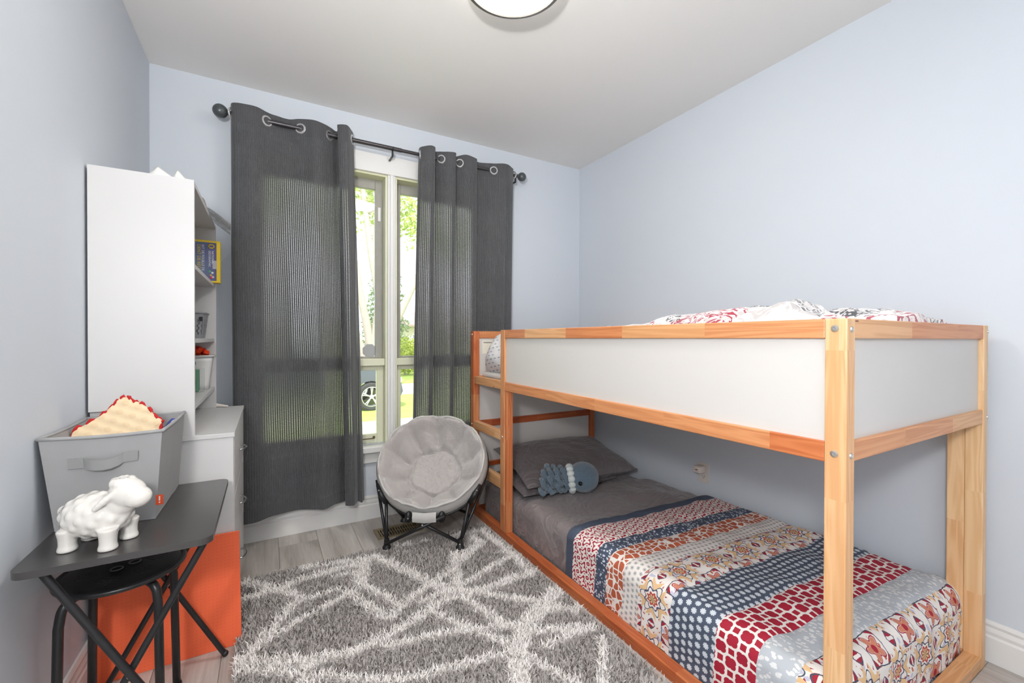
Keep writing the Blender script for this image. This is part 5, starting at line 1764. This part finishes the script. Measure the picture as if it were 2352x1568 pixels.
# bungalow with hipped roof and chimney
hs = thing('bungalow', 'pale bungalow with hipped roof and white chimney across the street', 'house', (9.0, 29.0, GZ))
M_BRK = plain('pale_siding', srgb(226, 218, 208), 0.8, var=0.03)
M_ROOF = plain('grey_brown_shingle', srgb(160, 146, 136), 0.9, var=0.06, scale=6)
hx0, hx1, hy0_, hy1_, hz = 6.9, 17.0, 26.0, 33.0, GZ + 2.55
MB().box(hx0, hx1, hy0_, hy1_, GZ, hz).build('wall', M_BRK, hs)
e = 0.5
MB().add([(hx0 - e, hy0_ - e, hz), (hx1 + e, hy0_ - e, hz), (hx1 + e, hy1_ + e, hz), (hx0 - e, hy1_ + e, hz), (hx0 + 3.2, (hy0_ + hy1_) / 2, hz + 1.35), (hx1 - 3.2, (hy0_ + hy1_) / 2, hz + 1.35),
          (hx0 - e, hy0_ - e, hz - 0.12), (hx1 + e, hy0_ - e, hz - 0.12), (hx1 + e, hy1_ + e, hz - 0.12), (hx0 - e, hy1_ + e, hz - 0.12)],
         [(0, 1, 5, 4), (1, 2, 5), (2, 3, 4, 5), (3, 0, 4), (6, 7, 1, 0), (7, 8, 2, 1), (8, 9, 3, 2), (9, 6, 0, 3), (9, 8, 7, 6)]).build('roof', M_ROOF, hs)
chm = MB().box(8.0, 8.55, 29.0, 29.6, hz, GZ + 4.35, 0.01).build('chimney', plain('white_chimney', srgb(232, 228, 222), 0.8), hs)
MB().box(7.95, 8.6, 28.95, 29.65, GZ + 4.35, GZ + 4.43).build('chimney_cap', M_CONC, chm)
for wx in (7.7, 10.2, 13.0):
    f_ = MB().box(wx, wx + 1.3, hy0_ - 0.04, hy0_ - 0.001, GZ + 0.95, GZ + 2.0).build('window', M_WHITE, hs)
    MB().box(wx + 0.08, wx + 1.22, hy0_ - 0.05, hy0_ - 0.041, GZ + 1.03, GZ + 1.92).build('pane', plain('far_pane', srgb(120, 128, 136), 0.15), f_)

# parked car
car = thing('parked_car', 'dark grey car parked outside, front wheel in the lower pane', 'car', (1.05, 11.35, GZ))
M_CARP = plain('grey_car_paint', srgb(92, 98, 108), 0.25, 0.4, var=0.02)
cy0, cy1 = 10.55, 12.25
body = [(-1.95, 0.32), (-1.98, 0.62), (-1.85, 0.86), (-1.2, 0.95), (-0.55, 1.36), (0.4, 1.44), (1.15, 1.30), (1.75, 1.00), (2.45, 0.90), (2.72, 0.72), (2.78, 0.42), (2.70, 0.24)]
arches = []
def arch(cx):
    return [(cx + 0.37 * math.cos(a), 0.33 + 0.37 * math.sin(a)) for a in [k * PI / 10 for k in range(11)]]
bot = [(p[0], max(0.22, p[1])) for p in arch(2.02)] + [(p[0], max(0.22, p[1])) for p in arch(-1.02)]
polyc = body + bot
cxo = 0.13
mbc = MB().prism([(cxo + a - 0.0, GZ + z) for a, z in polyc], cy1 - cy0, 'y', cy0)
mbc.build('body', M_CARP, car)
M_CGL = plain('car_glass', srgb(60, 68, 76), 0.08)
MB().prism([(cxo + a, GZ + z) for a, z in ((-1.05, 0.98), (-0.5, 1.30), (0.38, 1.37), (1.08, 1.24), (1.55, 1.0))], cy1 - cy0 + 0.012, 'y', cy0 - 0.006).build('side_glass', M_CGL, car)
M_TYRE = plain('tyre_rubber', srgb(54, 54, 56), 0.8)
M_RIM = plain('alloy_rim', srgb(196, 198, 200), 0.3, 0.6)
for wx in (2.02, -1.02):
    for wy, sg in ((cy0 + 0.02, -1), (cy1 - 0.02, 1)):
        Mw = Matrix.Translation((cxo + wx, wy, GZ + 0.33)) @ Matrix.Rotation(PI / 2, 4, 'X')
        wh_ = MB().lathe([(0.235, -0.09), (0.30, -0.10), (0.33, -0.08), (0.33, 0.08), (0.30, 0.10), (0.235, 0.09), (0.235, -0.09)], 36, Mw).build('tyre', M_TYRE, car, smooth=True)
        rm = MB().lathe([(0.237, -0.085), (0.237, 0.092), (0.222, 0.095), (0.215, 0.06), (0.215, -0.085), (0.237, -0.085)], 36, Mw)
        rm.lathe([(0.001, 0.03), (0.05, 0.03), (0.05, 0.085), (0.001, 0.09)], 16, Mw)
        for k in range(5):
            for dlt in (-0.10, 0.10):
                a = 2 * PI * k / 5 + 0.3
                p0 = Mw @ Vector((0.03 * math.cos(a), 0.03 * math.sin(a), 0.075 if sg < 0 else -0.075))
                p1 = Mw @ Vector((0.222 * math.cos(a + dlt), 0.222 * math.sin(a + dlt), 0.085 if sg < 0 else -0.085))
                rm.tube([p0, p1], 0.013, 6)
        rm.build('alloy_wheel', M_RIM, car)
MB().box(cxo + 2.55, cxo + 2.76, cy0 - 0.01, cy0 + 0.35, GZ + 0.62, GZ + 0.76, 0.03).build('headlight', plain('headlight_lens', srgb(220, 222, 224), 0.1), car)
